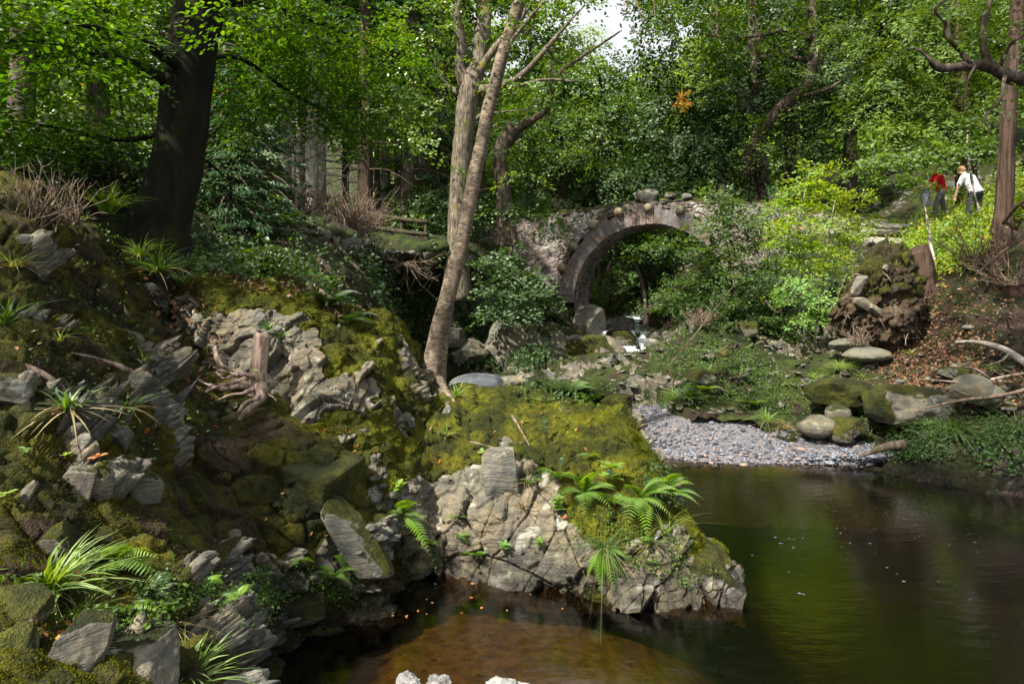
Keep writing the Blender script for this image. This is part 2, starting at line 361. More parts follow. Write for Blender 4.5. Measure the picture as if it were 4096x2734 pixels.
# ---------------- large structure: ground, banks, rock, water ----------------
def rotm(a, b, c):
    return np.array(Matrix.Rotation(a, 3, 'X') @ Matrix.Rotation(b, 3, 'Y') @ Matrix.Rotation(c, 3, 'Z'))
MV = {}
def sst(x, a, b):
    t = np.clip((x - a) / (b - a), 0, 1); return t * t * (3 - 2 * t)
def strata(V, rot, th, amp, seed):
    Q = V @ rotm(*rot).T; q = Q[:, 2] / th + .9 * fbm(V, 1.1, 3, seed) + .12 * fbm(V, 9, 2, seed + 1); f = np.floor(q); c = np.floor(Q[:, 0] / (th * 5) + _hash(f.astype(np.int64), f.astype(np.int64) * 0, f.astype(np.int64) * 0, seed) * 7 + .3 * fbm(V, 3, 2, seed)).astype(np.int64)
    h = _hash(f.astype(np.int64), c, c * 0, seed + 2); t = q - f
    return amp * ((h - .5) * sst(np.minimum(t, 1 - t), 0, .12) * 2 - .3 * (1 - sst(np.minimum(t, 1 - t), 0, .08)))
def rockify(V, N, blocks=((.45, .10), (.16, .035)), rot=(.5, .6, .3), an=(1, 1, 2.2), fb=(.9, .18), fine=(7, .03), seed=0, crack=.04, flat=None, cw=.1, flk=(.7, .9), st=None):
    Q = V @ rotm(*rot).T; d = fb[1] * fbm(V, fb[0], 4, seed); fl = 0 if flat is None else flat
    Qw = Q + 0.06 * np.stack([fbm(V, 2.2, 2, seed + 3), fbm(V, 2.2, 2, seed + 4), fbm(V, 2.2, 2, seed + 5)], 1)
    for k, (cell, amp) in enumerate(blocks):
        cid, vec, edge = voro(Qw / cell * np.array(an), seed * 7 + k)
        t1 = np.modf(cid * 97.3)[0] - .5; t2 = np.modf(cid * 53.7)[0] - .5
        e = sst(edge, 0, cw)
        b = amp * e * (cid * 1.1 + t1 * vec[:, 0] * 1.3 + t2 * vec[:, 1] * 1.3) - crack * (1 if k == 0 else .35) * (1 - e)
        d = d + b * (1 - fl * flk[k])
    if st is not None: d = d + strata(V, st[0], st[1], st[2], seed + 30) * (1 - .9 * fl)
    d = d + fine[1] * fbm(V, fine[0], 3, seed + 11) * (1 - .6 * fl)
    return V + N * d[:, None]
def surface(name, C, nu, nv, mat, bare=(), mthr=.0, flip=False, reg=True, terr=None, nzw=.9, mfreq=1.5, cush=.05, **kw):
    G = loft(C, nu, nv); N = grid_normals(G)
    flip = bool((N * (np.array([0, 0, CAMZ + 2]) - G)).sum(-1).mean() < 0)
    V = G.reshape(-1, 3); Nf = N.reshape(-1, 3) * (-1 if flip else 1)
    px, py = proj(V); b = np.zeros(len(V))
    for (bx, by, r, amt) in bare:
        k = np.argmin((px - bx) ** 2 + (py - by) ** 2)
        dd = np.linalg.norm(V - V[k], axis=1) / (r / F_PX * V[k, 1]); b += amt * np.clip(1.5 - dd, 0, 1)
    mv = sst(Nf[:, 2] * nzw + fbm(V, mfreq, 3, 91) * 1.3 + fbm(V, mfreq * 5, 2, 92) * .5 - mthr - b * 2.0, -.12, .12)
    if terr is not None:
        msk, h = terr(px, py); zz = V[:, 2] + .25 * fbm(V, .7, 3, 66); q = zz / h; f = np.floor(q); t = q - f
        V = V.copy(); V[:, 2] += msk * (f + sst(t, .62, .95) - q) * h * .9 
    V = rockify(V, Nf, flat=mv, **kw)
    G2 = V.reshape(G.shape); N2 = grid_normals(G2).reshape(-1, 3) * (-1 if flip else 1)
    up = np.clip(N2[:, 2] + .4, 0, 1); V = V + N2 * ((.25 + np.abs(fbm(V, 5, 3, 55)) * 1.3) * cush * up * mv)[:, None]
    o = mk(name, V, gridF(nu, nv), mat, smooth=True, attrs={'bare': (.5 - mv) * 1.7})
    if flip: o.data.flip_normals()
    if reg: register(V, N2)
    MV[name] = mv
    return o, V, N2
def cols(L, back):
    out = []
    for c in L:
        q = [P(*a) for a in c]; e = q[-1]
        for (dx, dy, dz) in back: q.append(e + np.array([dx, dy, dz]))
        out.append(q)
    return out

# riverbed and valley floor: one sheet to the horizon
nx, ny = 260, 300
sx = np.sign(np.linspace(-1, 1, nx)) * (np.abs(np.linspace(-1, 1, nx)) ** 2.6) * 500
sy = -30 + 6 * 0 + (np.linspace(0, 1, ny) ** 2.4) * 830
X, Y = np.meshgrid(sx, sy, indexing='ij')
def river_x(Y): return np.where(Y < 26, 4.5, 4.5 + (Y - 26) * .2 + .9 * np.sin((Y - 26) * .18))
def ground_z(X, Y):
    up = np.clip((Y - 24) / 6, 0, 1); wz = .35 + np.clip(Y - 24, 0, 200) * .045
    dx = np.abs(X - river_x(Y)); side = np.where(X < river_x(Y), 1, 0)
    bank = np.clip((dx - 1.6) * .55, -.5, 3.2) + np.clip(dx - 8, 0, 40) * .16
    zfar = wz + bank + .35 * fbm(np.stack([X, Y, 0 * X], -1), .35, 4, 3)
    shallow = np.exp(-(((X + .3) / 2.8) ** 4 + ((Y - 6.0) / 2.4) ** 4))
    zn = -1.9 + 1.62 * shallow + .04 * fbm(np.stack([X, Y, 0 * X], -1), 2.5, 4, 5)
    edge = np.clip((np.abs(X) - 25) * .25, 0, 12) + np.clip(-Y - 3, 0, 25) * .15
    z = zn * (1 - up) + zfar * up + edge * (1 - up)
    hill = np.clip(np.hypot(X, Y - 20) - 60, 0, 300) * .28
    return z + hill
Z = ground_z(X, Y)
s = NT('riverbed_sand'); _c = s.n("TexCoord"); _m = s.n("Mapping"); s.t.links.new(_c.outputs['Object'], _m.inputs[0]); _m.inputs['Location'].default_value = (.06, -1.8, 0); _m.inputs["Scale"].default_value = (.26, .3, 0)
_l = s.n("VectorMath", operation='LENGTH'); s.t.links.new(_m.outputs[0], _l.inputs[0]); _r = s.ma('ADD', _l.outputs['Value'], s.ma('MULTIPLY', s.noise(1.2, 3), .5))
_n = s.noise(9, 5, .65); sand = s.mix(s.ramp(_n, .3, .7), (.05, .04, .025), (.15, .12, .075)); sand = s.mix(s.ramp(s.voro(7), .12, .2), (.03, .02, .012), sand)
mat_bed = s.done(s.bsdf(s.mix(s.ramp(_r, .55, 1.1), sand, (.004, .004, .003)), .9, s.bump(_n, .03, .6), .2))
gV = np.stack([X, Y, Z], -1).reshape(-1, 3)
M['floor'] = m_rock('forest_floor', light=(.2, .19, .16), dark=(.07, .07, .06), moss=(.06, .09, .013), moss2=(.02, .035, .008), thr=-.1, lich=0, wet=False, soil=((.035, .024, .016), (.1, .065, .04)))
go = mk('ground', gV, gridF(nx, ny), None, smooth=True, attrs={'bare': np.zeros(len(gV))})
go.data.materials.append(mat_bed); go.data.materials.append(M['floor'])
fc = gV[gridF(nx, ny)].mean(1); go.data.polygons.foreach_set('material_index', ((fc[:, 2] > .1)).astype(np.int32))
if go.data.polygons[0].normal.z < 0: go.data.flip_normals()
kind(go, 'structure')
rg = (gV[:, 1] > 24) & (gV[:, 1] < 80); register(gV[rg], np.tile([0, 0, 1.], (rg.sum(), 1)))

# near left bank
NB = cols([
 [(-260, 760, 2.2), (-260, 660, 2.6), (-260, 560, 3.1), (-260, 460, 3.7), (-260, 360, 4.3), (-260, 260, 5.0), (-260, 180, 5.8), (-260, 110, 6.8)],
 [(-120, 780, 2.3), (-120, 683, 2.6), (-120, 590, 3.1), (-120, 500, 3.6), (-120, 400, 4.2), (-120, 300, 4.9), (-120, 210, 5.7), (-120, 145, 6.7)],
 [(0, 770, 2.4), (0, 683, 2.75), (0, 600, 3.2), (0, 520, 3.7), (0, 430, 4.3), (0, 330, 5.0), (0, 240, 5.8), (0, 176, 6.8)],
 [(90, 770, 2.7), (85, 675, 3.1), (80, 600, 3.55), (75, 520, 4.1), (70, 430, 4.8), (66, 340, 5.6), (60, 260, 6.4), (56, 192, 7.2)],
 [(200, 760, 3.3), (190, 665, 3.6), (165, 600, 4.1), (150, 530, 4.7), (135, 450, 5.3), (125, 370, 6.0), (112, 305, 6.6), (96, 240, 7.3)],
 [(236, 740, 4.4), (230, 675, 4.9), (212, 610, 5.2), (195, 540, 5.5), (180, 470, 6.0), (165, 400, 6.6), (152, 345, 7.1), (130, 288, 7.8)],
 [(275, 700, 5.3), (270, 645, 5.7), (258, 582, 5.9), (245, 520, 6.1), (230, 460, 6.4), (215, 410, 6.9), (200, 375, 7.4), (175, 335, 8.2)],
 [(325, 660, 5.9), (322, 618, 6.2), (312, 560, 6.3), (300, 505, 6.4), (285, 455, 6.6), (265, 420, 6.9), (245, 395, 7.3), (215, 372, 8.0)],
 [(378, 635, 6.3), (375, 600, 6.55), (365, 560, 6.6), (350, 510, 6.7), (330, 465, 6.8), (305, 440, 7.0), (285, 420, 7.3), (262, 405, 7.8)],
 [(415, 615, 6.9), (408, 583, 7.0), (398, 550, 7.1), (385, 515, 7.2), (365, 480, 7.3), (345, 455, 7.4), (320, 440, 7.7), (300, 425, 8.2)],
 [(445, 605, 7.3), (440, 585, 7.5), (430, 560, 7.7), (415, 530, 7.9), (400, 500, 8.1), (380, 470, 8.3), (350, 450, 8.5), (330, 440, 8.8)],
], [(0, .5, -.25), (.1, 1.3, -.9), (.2, 2.5, -1.6)])
ob, NBV, NBN = surface('river_bank', NB, 520, 420, M['bank'], blocks=((.42, .24), (.15, .10)), fb=(.8, .2), fine=(11, .05), rot=(.9, .3, .2), seed=2, crack=.05, mthr=.12, flk=(.6, .88), st=((1.2, .3, .2), .07, .008),
   bare=[(90, 480, 28, .7), (60, 440, 20, .5), (30, 505, 20, .6), (40, 300, 40, -.1), (165, 600, 14, .4), (270, 490, 60, -.5), (290, 470, 40, -.4), (100, 310, 50, -.3), (30, 225, 50, -.8), (40, 370, 40, -.3)], flip=True)
kind(ob, 'structure')

# hillside behind, up to the fence and the left abutment
HB = [
 [(-300, 330, 8), (-300, 200, 9), (-300, 150, 11), (-300, 110, 14), (-300, 90, 22), (-300, 60, 45)],
 [(-120, 330, 7.5), (-120, 220, 9), (-120, 180, 11), (-120, 150, 14), (-120, 135, 20), (-120, 120, 45)],
 [(50, 300, 8), (55, 235, 9), (60, 190, 11), (65, 168, 14), (70, 155, 20), (70, 148, 45)],
 [(162, 340, 8.3), (160, 268, 8.7), (168, 236, 10.2), (175, 205, 13), (180, 190, 18), (180, 185, 45)],
 [(225, 340, 9.3), (225, 290, 10), (228, 260, 11.5), (232, 230, 14), (235, 208, 18), (235, 203, 45)],
 [(295, 350, 10.3), (297, 300, 11.5), (300, 270, 13), (305, 240, 15.5), (308, 216, 18.5), (308, 212, 45)],
 [(355, 380, 11.5), (355, 325, 13), (355, 290, 14.5), (352, 258, 16.5), (352, 230, 19), (350, 222, 45)],
 [(400, 378, 19), (398, 345, 20.2), (395, 310, 20.7), (390, 275, 21), (388, 238, 21.5), (390, 232, 45)],
 [(450, 377, 20.4), (450, 350, 21), (450, 315, 21.5), (452, 275, 22), (455, 240, 22.5), (455, 233, 45)],
 [(515, 374, 21), (515, 345, 22), (515, 315, 22.8), (512, 288, 23.8), (508, 258, 25.3), (505, 236, 45)],
 [(556, 371, 21.6), (558, 352, 22.6), (560, 338, 23.4), (560, 322, 24.3), (556, 303, 25.4), (540, 255, 45)],
 [(592, 370, 21.8), (594, 350, 22.8), (594, 343, 24), (590, 336, 25.4), (582, 328, 27.5), (575, 285, 45)],
 [(604, 373, 22.2), (604, 360, 23.5), (603, 350, 25), (600, 340, 27), (594, 332, 30), (590, 300, 45)],
]
HC = cols([[(c[0][0], c[0][1] + 22, c[0][2] - .3)] + c for c in HB], [])
ob, HV, HN = surface('hillside', HC, 620, 300, M['hill'], blocks=((.7, .18), (.25, .07)), fb=(.5, .35), fine=(5, .06), seed=5, crack=.06, mthr=-.2, flip=True,
   bare=[(560, 340, 45, .35), (480, 330, 45, .25), (590, 350, 25, .3), (350, 310, 40, .1)])
kind(ob, 'structure')
ob.data.materials.append(M['cliff'])
fcx = HV[gridF(620, 300)].mean(1); cm = (fcx[:, 0] > (375 - CX) / F_PX * fcx[:, 1]) & (fcx[:, 2] < 2.9)
ob.data.polygons.foreach_set('material_index', cm.astype(np.int32))

# right side: rock shelf, mound, path and the root-covered slope
RC = cols([
 [(448, 404, 16.0), (455, 396, 16.8), (460, 391, 17.3), (466, 387, 17.6), (470, 384, 17.9), (473, 383, 18.3), (476, 390, 20), (480, 388, 22)],
 [(510, 432, 14.2), (516, 414, 15.1), (520, 400, 15.6), (522, 386, 16.2), (527, 376, 17), (530, 369, 18.3), (532, 375, 21), (534, 380, 22)],
 [(565, 440, 13.6), (573, 419, 14.5), (578, 400, 15.2), (580, 384, 15.8), (588, 368, 17), (594, 356, 19), (598, 358, 23), (600, 362, 24)],
 [(628, 428, 13.1), (635, 414, 13.7), (638, 402, 14.2), (640, 383, 14.8), (645, 365, 16), (648, 354, 18.5), (650, 350, 23), (652, 349, 25)],
 [(680, 420, 12.85), (690, 408, 13.4), (695, 388, 13.8), (698, 352, 14.8), (700, 326, 16), (705, 322, 17.5), (718, 318, 20), (725, 300, 24)],
 [(740, 424, 12.75), (753, 411, 13.3), (758, 396, 13.7), (765, 372, 14.6), (768, 347, 16), (772, 322, 18), (780, 285, 20.5), (790, 238, 24)],
 [(792, 446, 11.9), (808, 427, 12.65), (812, 406, 13.2), (820, 378, 14), (825, 350, 15.5), (828, 322, 17.5), (838, 270, 20), (850, 236, 24)],
 [(855, 480, 10.9), (866, 448, 11.7), (875, 417, 12.5), (882, 382, 13.3), (885, 345, 14.7), (888, 302, 16.5), (890, 252, 19.5), (892, 226, 24)],
 [(900, 500, 10.2), (910, 458, 11.0), (915, 420, 12.2), (918, 382, 13.0), (920, 338, 14.3), (922, 290, 16), (922, 250, 19), (925, 219, 24)],
 [(935, 520, 9.8), (938, 462, 10.6), (940, 418, 11.6), (945, 375, 12.6), (950, 325, 13.9), (955, 270, 15.6), (958, 235, 18.5), (960, 213, 24)],
 [(1000, 530, 9.4), (1000, 468, 10.2), (1000, 420, 11.1), (1000, 360, 12.2), (1000, 300, 13.5), (1002, 243, 15.2), (1005, 205, 18), (1005, 188, 24)],
 [(1100, 560, 9.0), (1100, 470, 9.8), (1100, 400, 10.7), (1100, 330, 11.7), (1100, 260, 13), (1100, 190, 15), (1100, 160, 18), (1100, 140, 24)],
 [(1320, 600, 8.8), (1320, 480, 9.6), (1320, 370, 10.6), (1320, 280, 11.7), (1320, 190, 13), (1320, 110, 15), (1320, 70, 18), (1320, 50, 26)],
], [(.5, 12, .6), (1.0, 30, 2.0)])
ob, RV, RN = surface('right_bank', RC, 640, 420, M['shelf'], blocks=((.6, .18), (.22, .08)), an=(1, 1, 2.6), rot=(.15, .2, .1), st=((.15, .1, 0), .09, .03), fb=(.7, .16), fine=(9, .02), seed=9, crack=.05, mthr=.3, terr=lambda px, py: (sst(px, 520, 560) * (1 - sst(px, 860, 900)) * sst(py, 300, 330), .2), flip=True,
   bare=[(810, 350, 45, .35), (840, 330, 30, .3), (640, 362, 40, .25), (590, 368, 30, .3), (540, 372, 30, .3), (660, 385, 40, .15), (895, 236, 22, .9), (700, 350, 35, -.4), (800, 420, 40, -.4), (890, 240, 20, .6), (960, 230, 30, -.6), (700, 400, 30, -.3)])
kind(ob, 'structure')
M['slope'] = m_rock('root_slope', light=(.06, .04, .035), dark=(.025, .017, .014), moss=(.05, .058, .01), moss2=(.02, .018, .008), thr=.85, lich=.0, wet=True, soil=((.022, .013, .011), (.085, .045, .035)))
ob.data.materials.append(M['slope'])
fr = RV[gridF(640, 420)].mean(1); fx, fy = proj(fr)
edge_x = 872 + 14 * fbm(fr, .8, 3, 2) + np.clip(400 - fy, -60, 60) * .25
ob.data.polygons.foreach_set('material_index', ((fx > edge_x) & (fy > 205) & ~((fy < 262) & (fx < 960))).astype(np.int32))

# gravel beach
gx = cols([
 [(606, 470, 10.6), (615, 450, 11.4), (618, 432, 12.2), (620, 412, 13.3)],
 [(640, 480, 10.2), (650, 455, 11.4), (655, 432, 12.4), (660, 402, 13.8)],
 [(700, 485, 10.0), (705, 462, 11.1), (715, 435, 12.3), (725, 402, 13.8)],
 [(760, 485, 10.0), (765, 463, 11.0), (775, 440, 12.05), (790, 408, 13.6)],
 [(820, 485, 10.0), (825, 464, 10.9), (835, 452, 11.4), (850, 435, 12.1)],
 [(885, 485, 10.0), (890, 464, 10.8), (895, 455, 11.2), (900, 445, 11.7)],
], [])
for c_ in gx: c_[0][2] -= .15
for c_ in gx:
    d_ = c_[1] - np.array([0, 0, CAMZ]); c_[1] = np.array([0, 0, CAMZ]) + d_ * (CAMZ / -d_[2]); c_[0] = c_[1] + np.array([0, -.9, -.7])
G = loft(gx, 160, 90); V = G.reshape(-1, 3); V[:, 2] += .03 * fbm(V, 3, 4, 1) + .012 * fbm(V, 14, 3, 2) - .02
bv = NT('gravel_sheet'); vv = bv.voro(26, out=1); cc = bv.mix(bv.ramp(bv.ma('MULTIPLY', bv.noise(40, 3, .8), 1), .35, .65), (.06, .055, .06), (.2, .19, .2))
cc = bv.mix(bv.ramp(bv.posz(), -.16, -.01), (.008, .006, .004), cc); mat_gravel = bv.done(bv.bsdf(cc, .75, bv.bump(bv.voro(30), .02, 1), .3))
go2 = mk('gravel_beach', V, gridF(160, 90), mat_gravel, smooth=True); kind(go2, 'structure')
if go2.data.polygons[10].normal.z < 0: go2.data.flip_normals()
GRV = V

# water
s = NT('river_water')
fres = s.n("Fresnel"); fres.inputs[0].default_value = 1.36
wco = s.co((1, 2.5, 1)); bmp = s.bump(s.ma('ADD', s.noise(3, 2, .5, wco), s.ma('MULTIPLY', s.noise(14, 2, .5, wco), .25)), .02, .22)
s.t.links.new(bmp, fres.inputs['Normal'])
tr = s.n("BsdfTransparent"); tr.inputs[0].default_value = (.52, .385, .19, 1)
gl = s.n("BsdfGlossy"); gl.inputs['Roughness'].default_value = .13; gl.inputs[0].default_value = (.9, .9, .9, 1); s.t.links.new(bmp, gl.inputs['Normal'])
mx = s.n("MixShader"); s.set(mx.inputs[0], s.ma('MULTIPLY_ADD', fres.outputs[0], 1.6, .015)); s.t.links.new(tr.outputs[0], mx.inputs[1]); s.t.links.new(gl.outputs[0], mx.inputs[2])
M['water'] = s.done(mx.outputs[0])
wx = np.linspace(-30, 40, 71); wy = np.linspace(-25, 25.5, 52); WX, WY = np.meshgrid(wx, wy, indexing='ij')
wo = mk('river_water', np.stack([WX, WY, 0 * WX], -1).reshape(-1, 3), gridF(71, 52), M['water'], smooth=True); kind(wo, 'structure')
if wo.data.polygons[0].normal.z < 0: wo.data.flip_normals()
# the stream above the pool, with its small falls
s = NT('stream_water'); fm = s.ramp(s.noise(2.2, 4, .6, s.co((2.2, .7, 1))), .36, .55); st = s.attr('foam'); fmm = s.ma('MULTIPLY', fm, st)
M['stream'] = s.done(s.bsdf(s.mix(fmm, (.02, .022, .018), (.75, .8, .88)), s.ma('ADD', .15, s.ma('MULTIPLY', fmm, .5)), s.bump(s.noise(4, 3), .05, .4), .5))
ys = np.linspace(23, 60, 180); hs = np.interp(ys, [23, 23.4, 24.4, 25.4, 26.5, 27.2, 31, 31.6, 60], [-.1, .1, .22, .5, .58, .78, .85, 1.05, 2.1])
hs = hs + 0; rx = np.where(ys < 26, np.interp(ys, [23, 26], [(612 - CX) / F_PX * 23, (640 - CX) / F_PX * 26]), river_x(ys) + (640 - CX) / F_PX * 26 - 4.5)
us = np.linspace(-1.7, 1.7, 24); V = np.stack([rx[:, None] + us[None], ys[:, None] + 0 * us[None], hs[:, None] + .0 * us[None]], -1)
V[..., 2] += .03 * fbm(V, 1.5, 3, 4)
steep = np.clip(np.gradient(hs, ys) * 6 + .15, 0, 1.2)
so_ = mk('stream', V.reshape(-1, 3), gridF(180, 24), M['stream'], smooth=True, attrs={'foam': np.repeat(steep, 24)}); kind(so_, 'structure')
if so_.data.polygons[0].normal.z < 0: so_.data.flip_normals()

# the big mossy slate outcrop
bk = [(.1, .5, -.5), (.2, 1.0, -1.8), (.3, 1.3, -4.0)]
OC = [
 [(196, 440, 7.4), (200, 400, 7.6), (197, 360, 8.0), (190, 330, 8.3), (184, 310, 8.5), (178, 293, 8.8), (176, 287, 9.2)],
 [(222, 445, 7.2), (222, 400, 7.5), (216, 365, 7.8), (208, 335, 8.0), (202, 310, 8.15), (198, 292, 8.4), (200, 285, 8.9)],
 [(270, 455, 7.0), (268, 405, 7.4), (264, 370, 7.65), (260, 338, 7.8), (256, 312, 8.0), (254, 290, 8.35), (258, 283, 8.9)],
 [(296, 470, 6.9), (293, 420, 7.2), (290, 385, 7.5), (288, 350, 7.7), (286, 318, 8.0), (284, 296, 8.4), (288, 289, 9.0)],
 [(325, 490, 6.8), (318, 432, 7.1), (316, 398, 7.3), (314, 362, 7.6), (314, 332, 8.0), (316, 313, 8.5), (320, 307, 9.1)],
 [(362, 540, 6.95), (352, 470, 7.1), (348, 435, 7.2), (345, 392, 7.5), (345, 352, 8.0), (350, 326, 8.7), (356, 314, 9.3)],
 [(400, 590, 7.2), (392, 505, 7.15), (385, 455, 7.3), (380, 402, 7.7), (378, 358, 8.3), (382, 330, 9.0), (388, 321, 9.6)],
 [(425, 600, 7.2), (415, 520, 7.25), (408, 462, 7.5), (402, 418, 8.0), (400, 385, 8.6), (402, 358, 9.3), (406, 346, 9.9)],
 [(440, 600, 7.25), (434, 530, 7.35), (430, 478, 7.7), (426, 436, 8.3), (428, 408, 9.0), (432, 392, 9.6), (438, 384, 10.1)],
 [(490, 605, 7.0), (490, 552, 7.25), (490, 505, 7.4), (490, 460, 7.9), (492, 425, 8.6), (497, 402, 9.3), (502, 391, 9.9)],
 [(540, 612, 6.85), (540, 566, 7.05), (540, 515, 7.25), (542, 465, 7.7), (545, 430, 8.4), (548, 408, 9.1), (552, 397, 9.7)],
 [(585, 615, 6.7), (582, 572, 6.95), (580, 520, 7.15), (582, 470, 7.6), (584, 435, 8.2), (586, 413, 8.8), (590, 403, 9.4)],
 [(628, 618, 6.6), (626, 580, 6.8), (624, 530, 7.0), (624, 480, 7.4), (620, 438, 8.0), (616, 420, 8.5), (614, 411, 9.0)],
 [(655, 620, 6.55), (652, 586, 6.75), (648, 540, 6.9), (646, 500, 7.2), (640, 462, 7.7), (636, 444, 8.1), (634, 436, 8.5)],
 [(682, 622, 6.5), (678, 592, 6.7), (674, 558, 6.85), (670, 525, 7.1), (664, 495, 7.5), (660, 478, 7.8), (658, 470, 8.1)],
 [(708, 624, 6.5), (704, 600, 6.65), (700, 578, 6.75), (696, 560, 6.95), (690, 548, 7.15), (686, 541, 7.35), (684, 535, 7.6)],
 [(730, 626, 6.5), (727, 606, 6.6), (723, 590, 6.7), (719, 576, 6.85), (714, 566, 7.0), (711, 560, 7.15), (708, 558, 7.35)],
 [(745, 628, 6.5), (741, 612, 6.55), (738, 602, 6.65), (734, 594, 6.75), (731, 588, 6.85), (728, 586, 7.0), (725, 590, 7.2)],
]
OC = [[(a, b + (5 if 8 <= i <= 13 and j >= 5 else 0), c) for j, (a, b, c) in enumerate(r)] for i, r in enumerate(OC)]
OC = cols(OC, bk)
for i in (14, 15, 16, 17):
    for j in (7, 8, 9): OC[i][j] = OC[i][6] + (np.array([.03, .25, -.5]) * (j - 6))
ob, OV, ON = surface('rock_outcrop', OC, 900, 420, M['outcrop'], flip=True, blocks=((.55, .17), (.17, .05)), an=(1.5, 1, .9), rot=(.2, -.3, .2), st=((.12, .12, 0), .06, .014), fb=(.9, .16), fine=(12, .007), seed=21, crack=.012, mthr=.22, cw=.03, cush=.11, mfreq=2.6,
   bare=[(228, 350, 26, .8), (256, 345, 28, .75), (240, 322, 30, .6), (290, 380, 24, .8), (307, 402, 18, 1.0), (300, 345, 14, .7), (365, 385, 26, .8), (380, 425, 26, .8), (350, 395, 20, .7), (335, 355, 14, .5), (300, 325, 15, .3), (425, 425, 26, .9), (415, 405, 14, .6),
         (440, 480, 34, .8), (470, 500, 36, .75), (505, 485, 30, .8), (470, 540, 44, .65), (520, 530, 44, .7), (425, 510, 24, .8), (480, 425, 16, .4), (505, 440, 18, .4), (560, 545, 26, .6), (430, 450, 20, .5),
         (600, 480, 10, .4), (620, 452, 10, .4), (250, 292, 34, -.6), (290, 300, 30, -1.), (340, 322, 44, -1.), (385, 335, 30, -.8), (550, 420, 60, -.5), (610, 440, 40, -.7), (600, 500, 40, -.4), (300, 450, 30, -.4), (720, 590, 20, .8), (650, 580, 34, .6), (340, 480, 30, -.5), (400, 460, 16, -.6), (640, 500, 30, -.5)])
tag(ob, 'large moss covered slate outcrop with pale broken faces running into the pool', 'rock outcrop')
for k in ('V',):
    for o in SC.objects:
        if k in o: del o[k]
# ---------------- bridge ----------------
BC = np.array([5.06, 25.07]); BT = R(20); BU = np.array([cos(BT), -sin(BT)]); BW = np.array([sin(BT), cos(BT)])
RAD, ZS = 2.87, 2.04; RING = .62; BWID = 2.6
def B(u, w, z):
    u = np.asarray(u, float); w = np.asarray(w, float); z = np.asarray(z, float); u, w, z = np.broadcast_arrays(u, w, z)
    return np.stack([BC[0] + u * BU[0] + w * BW[0], BC[1] + u * BU[1] + w * BW[1], z], -1)
def parapet(u): return np.interp(u, [-12, -8, -6, -4, -2, -.8, 0, .8, 2, 4, 6, 9], [4.25, 4.65, 4.98, 5.3, 5.52, 5.68, 5.74, 5.72, 5.6, 5.42, 5.1, 4.5])
s = NT('bridge_masonry')
n2 = s.noise(9, 5, .65); v = s.voro(3.4, s.co((1, 1, 1.5)), 'F1', 1); e = s.voro(3.4, s.co((1, 1, 1.5)), 'DISTANCE_TO_EDGE')
colr = s.mix(s.ramp(n2, .3, .7), (.12, .105, .10), (.26, .225, .205)); bw = s.n("RGBToBW"); s.set(bw.inputs[0], v)
colr = s.mix(s.ramp(bw.outputs[0], .3, .8), colr, s.mix(1.0, colr, (1.06, .97, .9), 'MULTIPLY'))
colr = s.mix(s.ramp(s.noise(1.6, 5, .7, s.co((1, 1, .5))), .5, .62), colr, (.32, .30, .285)); colr = s.mix(s.ramp(s.noise(2.3, 5, .7, s.co((1.2, 1.2, .4))), .56, .7), colr, (.07, .055, .06))
colr = s.mix(s.ma('MULTIPLY', s.ramp(e, .05, .0), .35), colr, (.09, .08, .072))
ms = s.ma('ADD', s.ma('MULTIPLY', s.noise(1.5, 6, .7), 1.4), s.attr('bare')); colr = s.mix(s.ramp(ms, 1.0, 1.1), colr, (.055, .075, .012))
M['masonry'] = s.done(s.bsdf(colr, .9, s.bump(s.ma('ADD', s.ma('MULTIPLY', s.ramp(e, 0, .08), .8), n2), .05, .9), .2))
br = thing('stone_bridge', 'old single arch stone footbridge with round stone balls, spanning the wooded river', 'bridge', B(0, 0, ZS))
M['ball'] = m_rock('round_stone', light=(.34, .30, .20), dark=(.22, .19, .12), thr=1.2, lich=.4, wet=False)
def stone_disp(V, N, cell=.3, amp=.05, seed=0, an=(1, 1, 1.5)):
    cid, vec, ed = voro(V / cell * np.array(an), seed)
    return V + N * (amp * (cid - .5) - amp * .9 * np.clip(1 - ed / .12, 0, 1) + .02 * fbm(V, 5, 3, seed))[:, None]
# spandrel walls (front and back)
RE = RAD + RING
for side in (0, 1):
    uu = np.unique(np.concatenate([np.linspace(-10.5, -RE, 200), -RE * np.cos(np.linspace(0, pi, 260)), np.linspace(RE, 8, 90)]))
    nz_ = 110
    bot = np.where(np.abs(uu) < RE, ZS + np.sqrt(np.clip(RE ** 2 - uu ** 2, 0, None)), np.where(uu < 0, np.interp(uu, [-10.5, -6, -RE], [3.5, 2.2, .0]), 2.2))
    top = parapet(uu)
    T = np.linspace(0, 1, nz_); Z_ = bot[:, None] + (top - bot)[:, None] * T[None]
    V = B(uu[:, None], side * BWID, Z_).reshape(-1, 3); nn = np.tile(np.append((-BW if side == 0 else BW), 0), (len(V), 1))
    V = stone_disp(V, nn, .3, .06, 3 + side)
    hi = np.tile(np.clip(1 - (1 - T) * (top - bot)[:, None] / .7, 0, 1).reshape(-1), 1)
    uf = np.repeat(uu, nz_)
    o = mk('spandrel_wall', V, gridF(len(uu), nz_), M['masonry'], br, True, {'bare': hi * .42 * (uf < 1) - .1})
    if side == 0: o.data.flip_normals()
# parapet inner faces and deck
uu = np.linspace(-10.5, 8, 160); prof = [(0, 0), (.38, 0), (.38, -.75), (BWID - .38, -.75), (BWID - .38, 0), (BWID, 0)]
V = np.stack([B(uu, w_, parapet(uu) + dz - .01) for w_, dz in prof], 1); V = V + .015 * fbm(V.reshape(-1, 3), 3, 2).reshape(V.shape[:2])[..., None]
o = mk('deck', V.reshape(-1, 3), gridF(160, len(prof)), M['masonry'], br, False, {'bare': np.full(160 * 6, .25)})
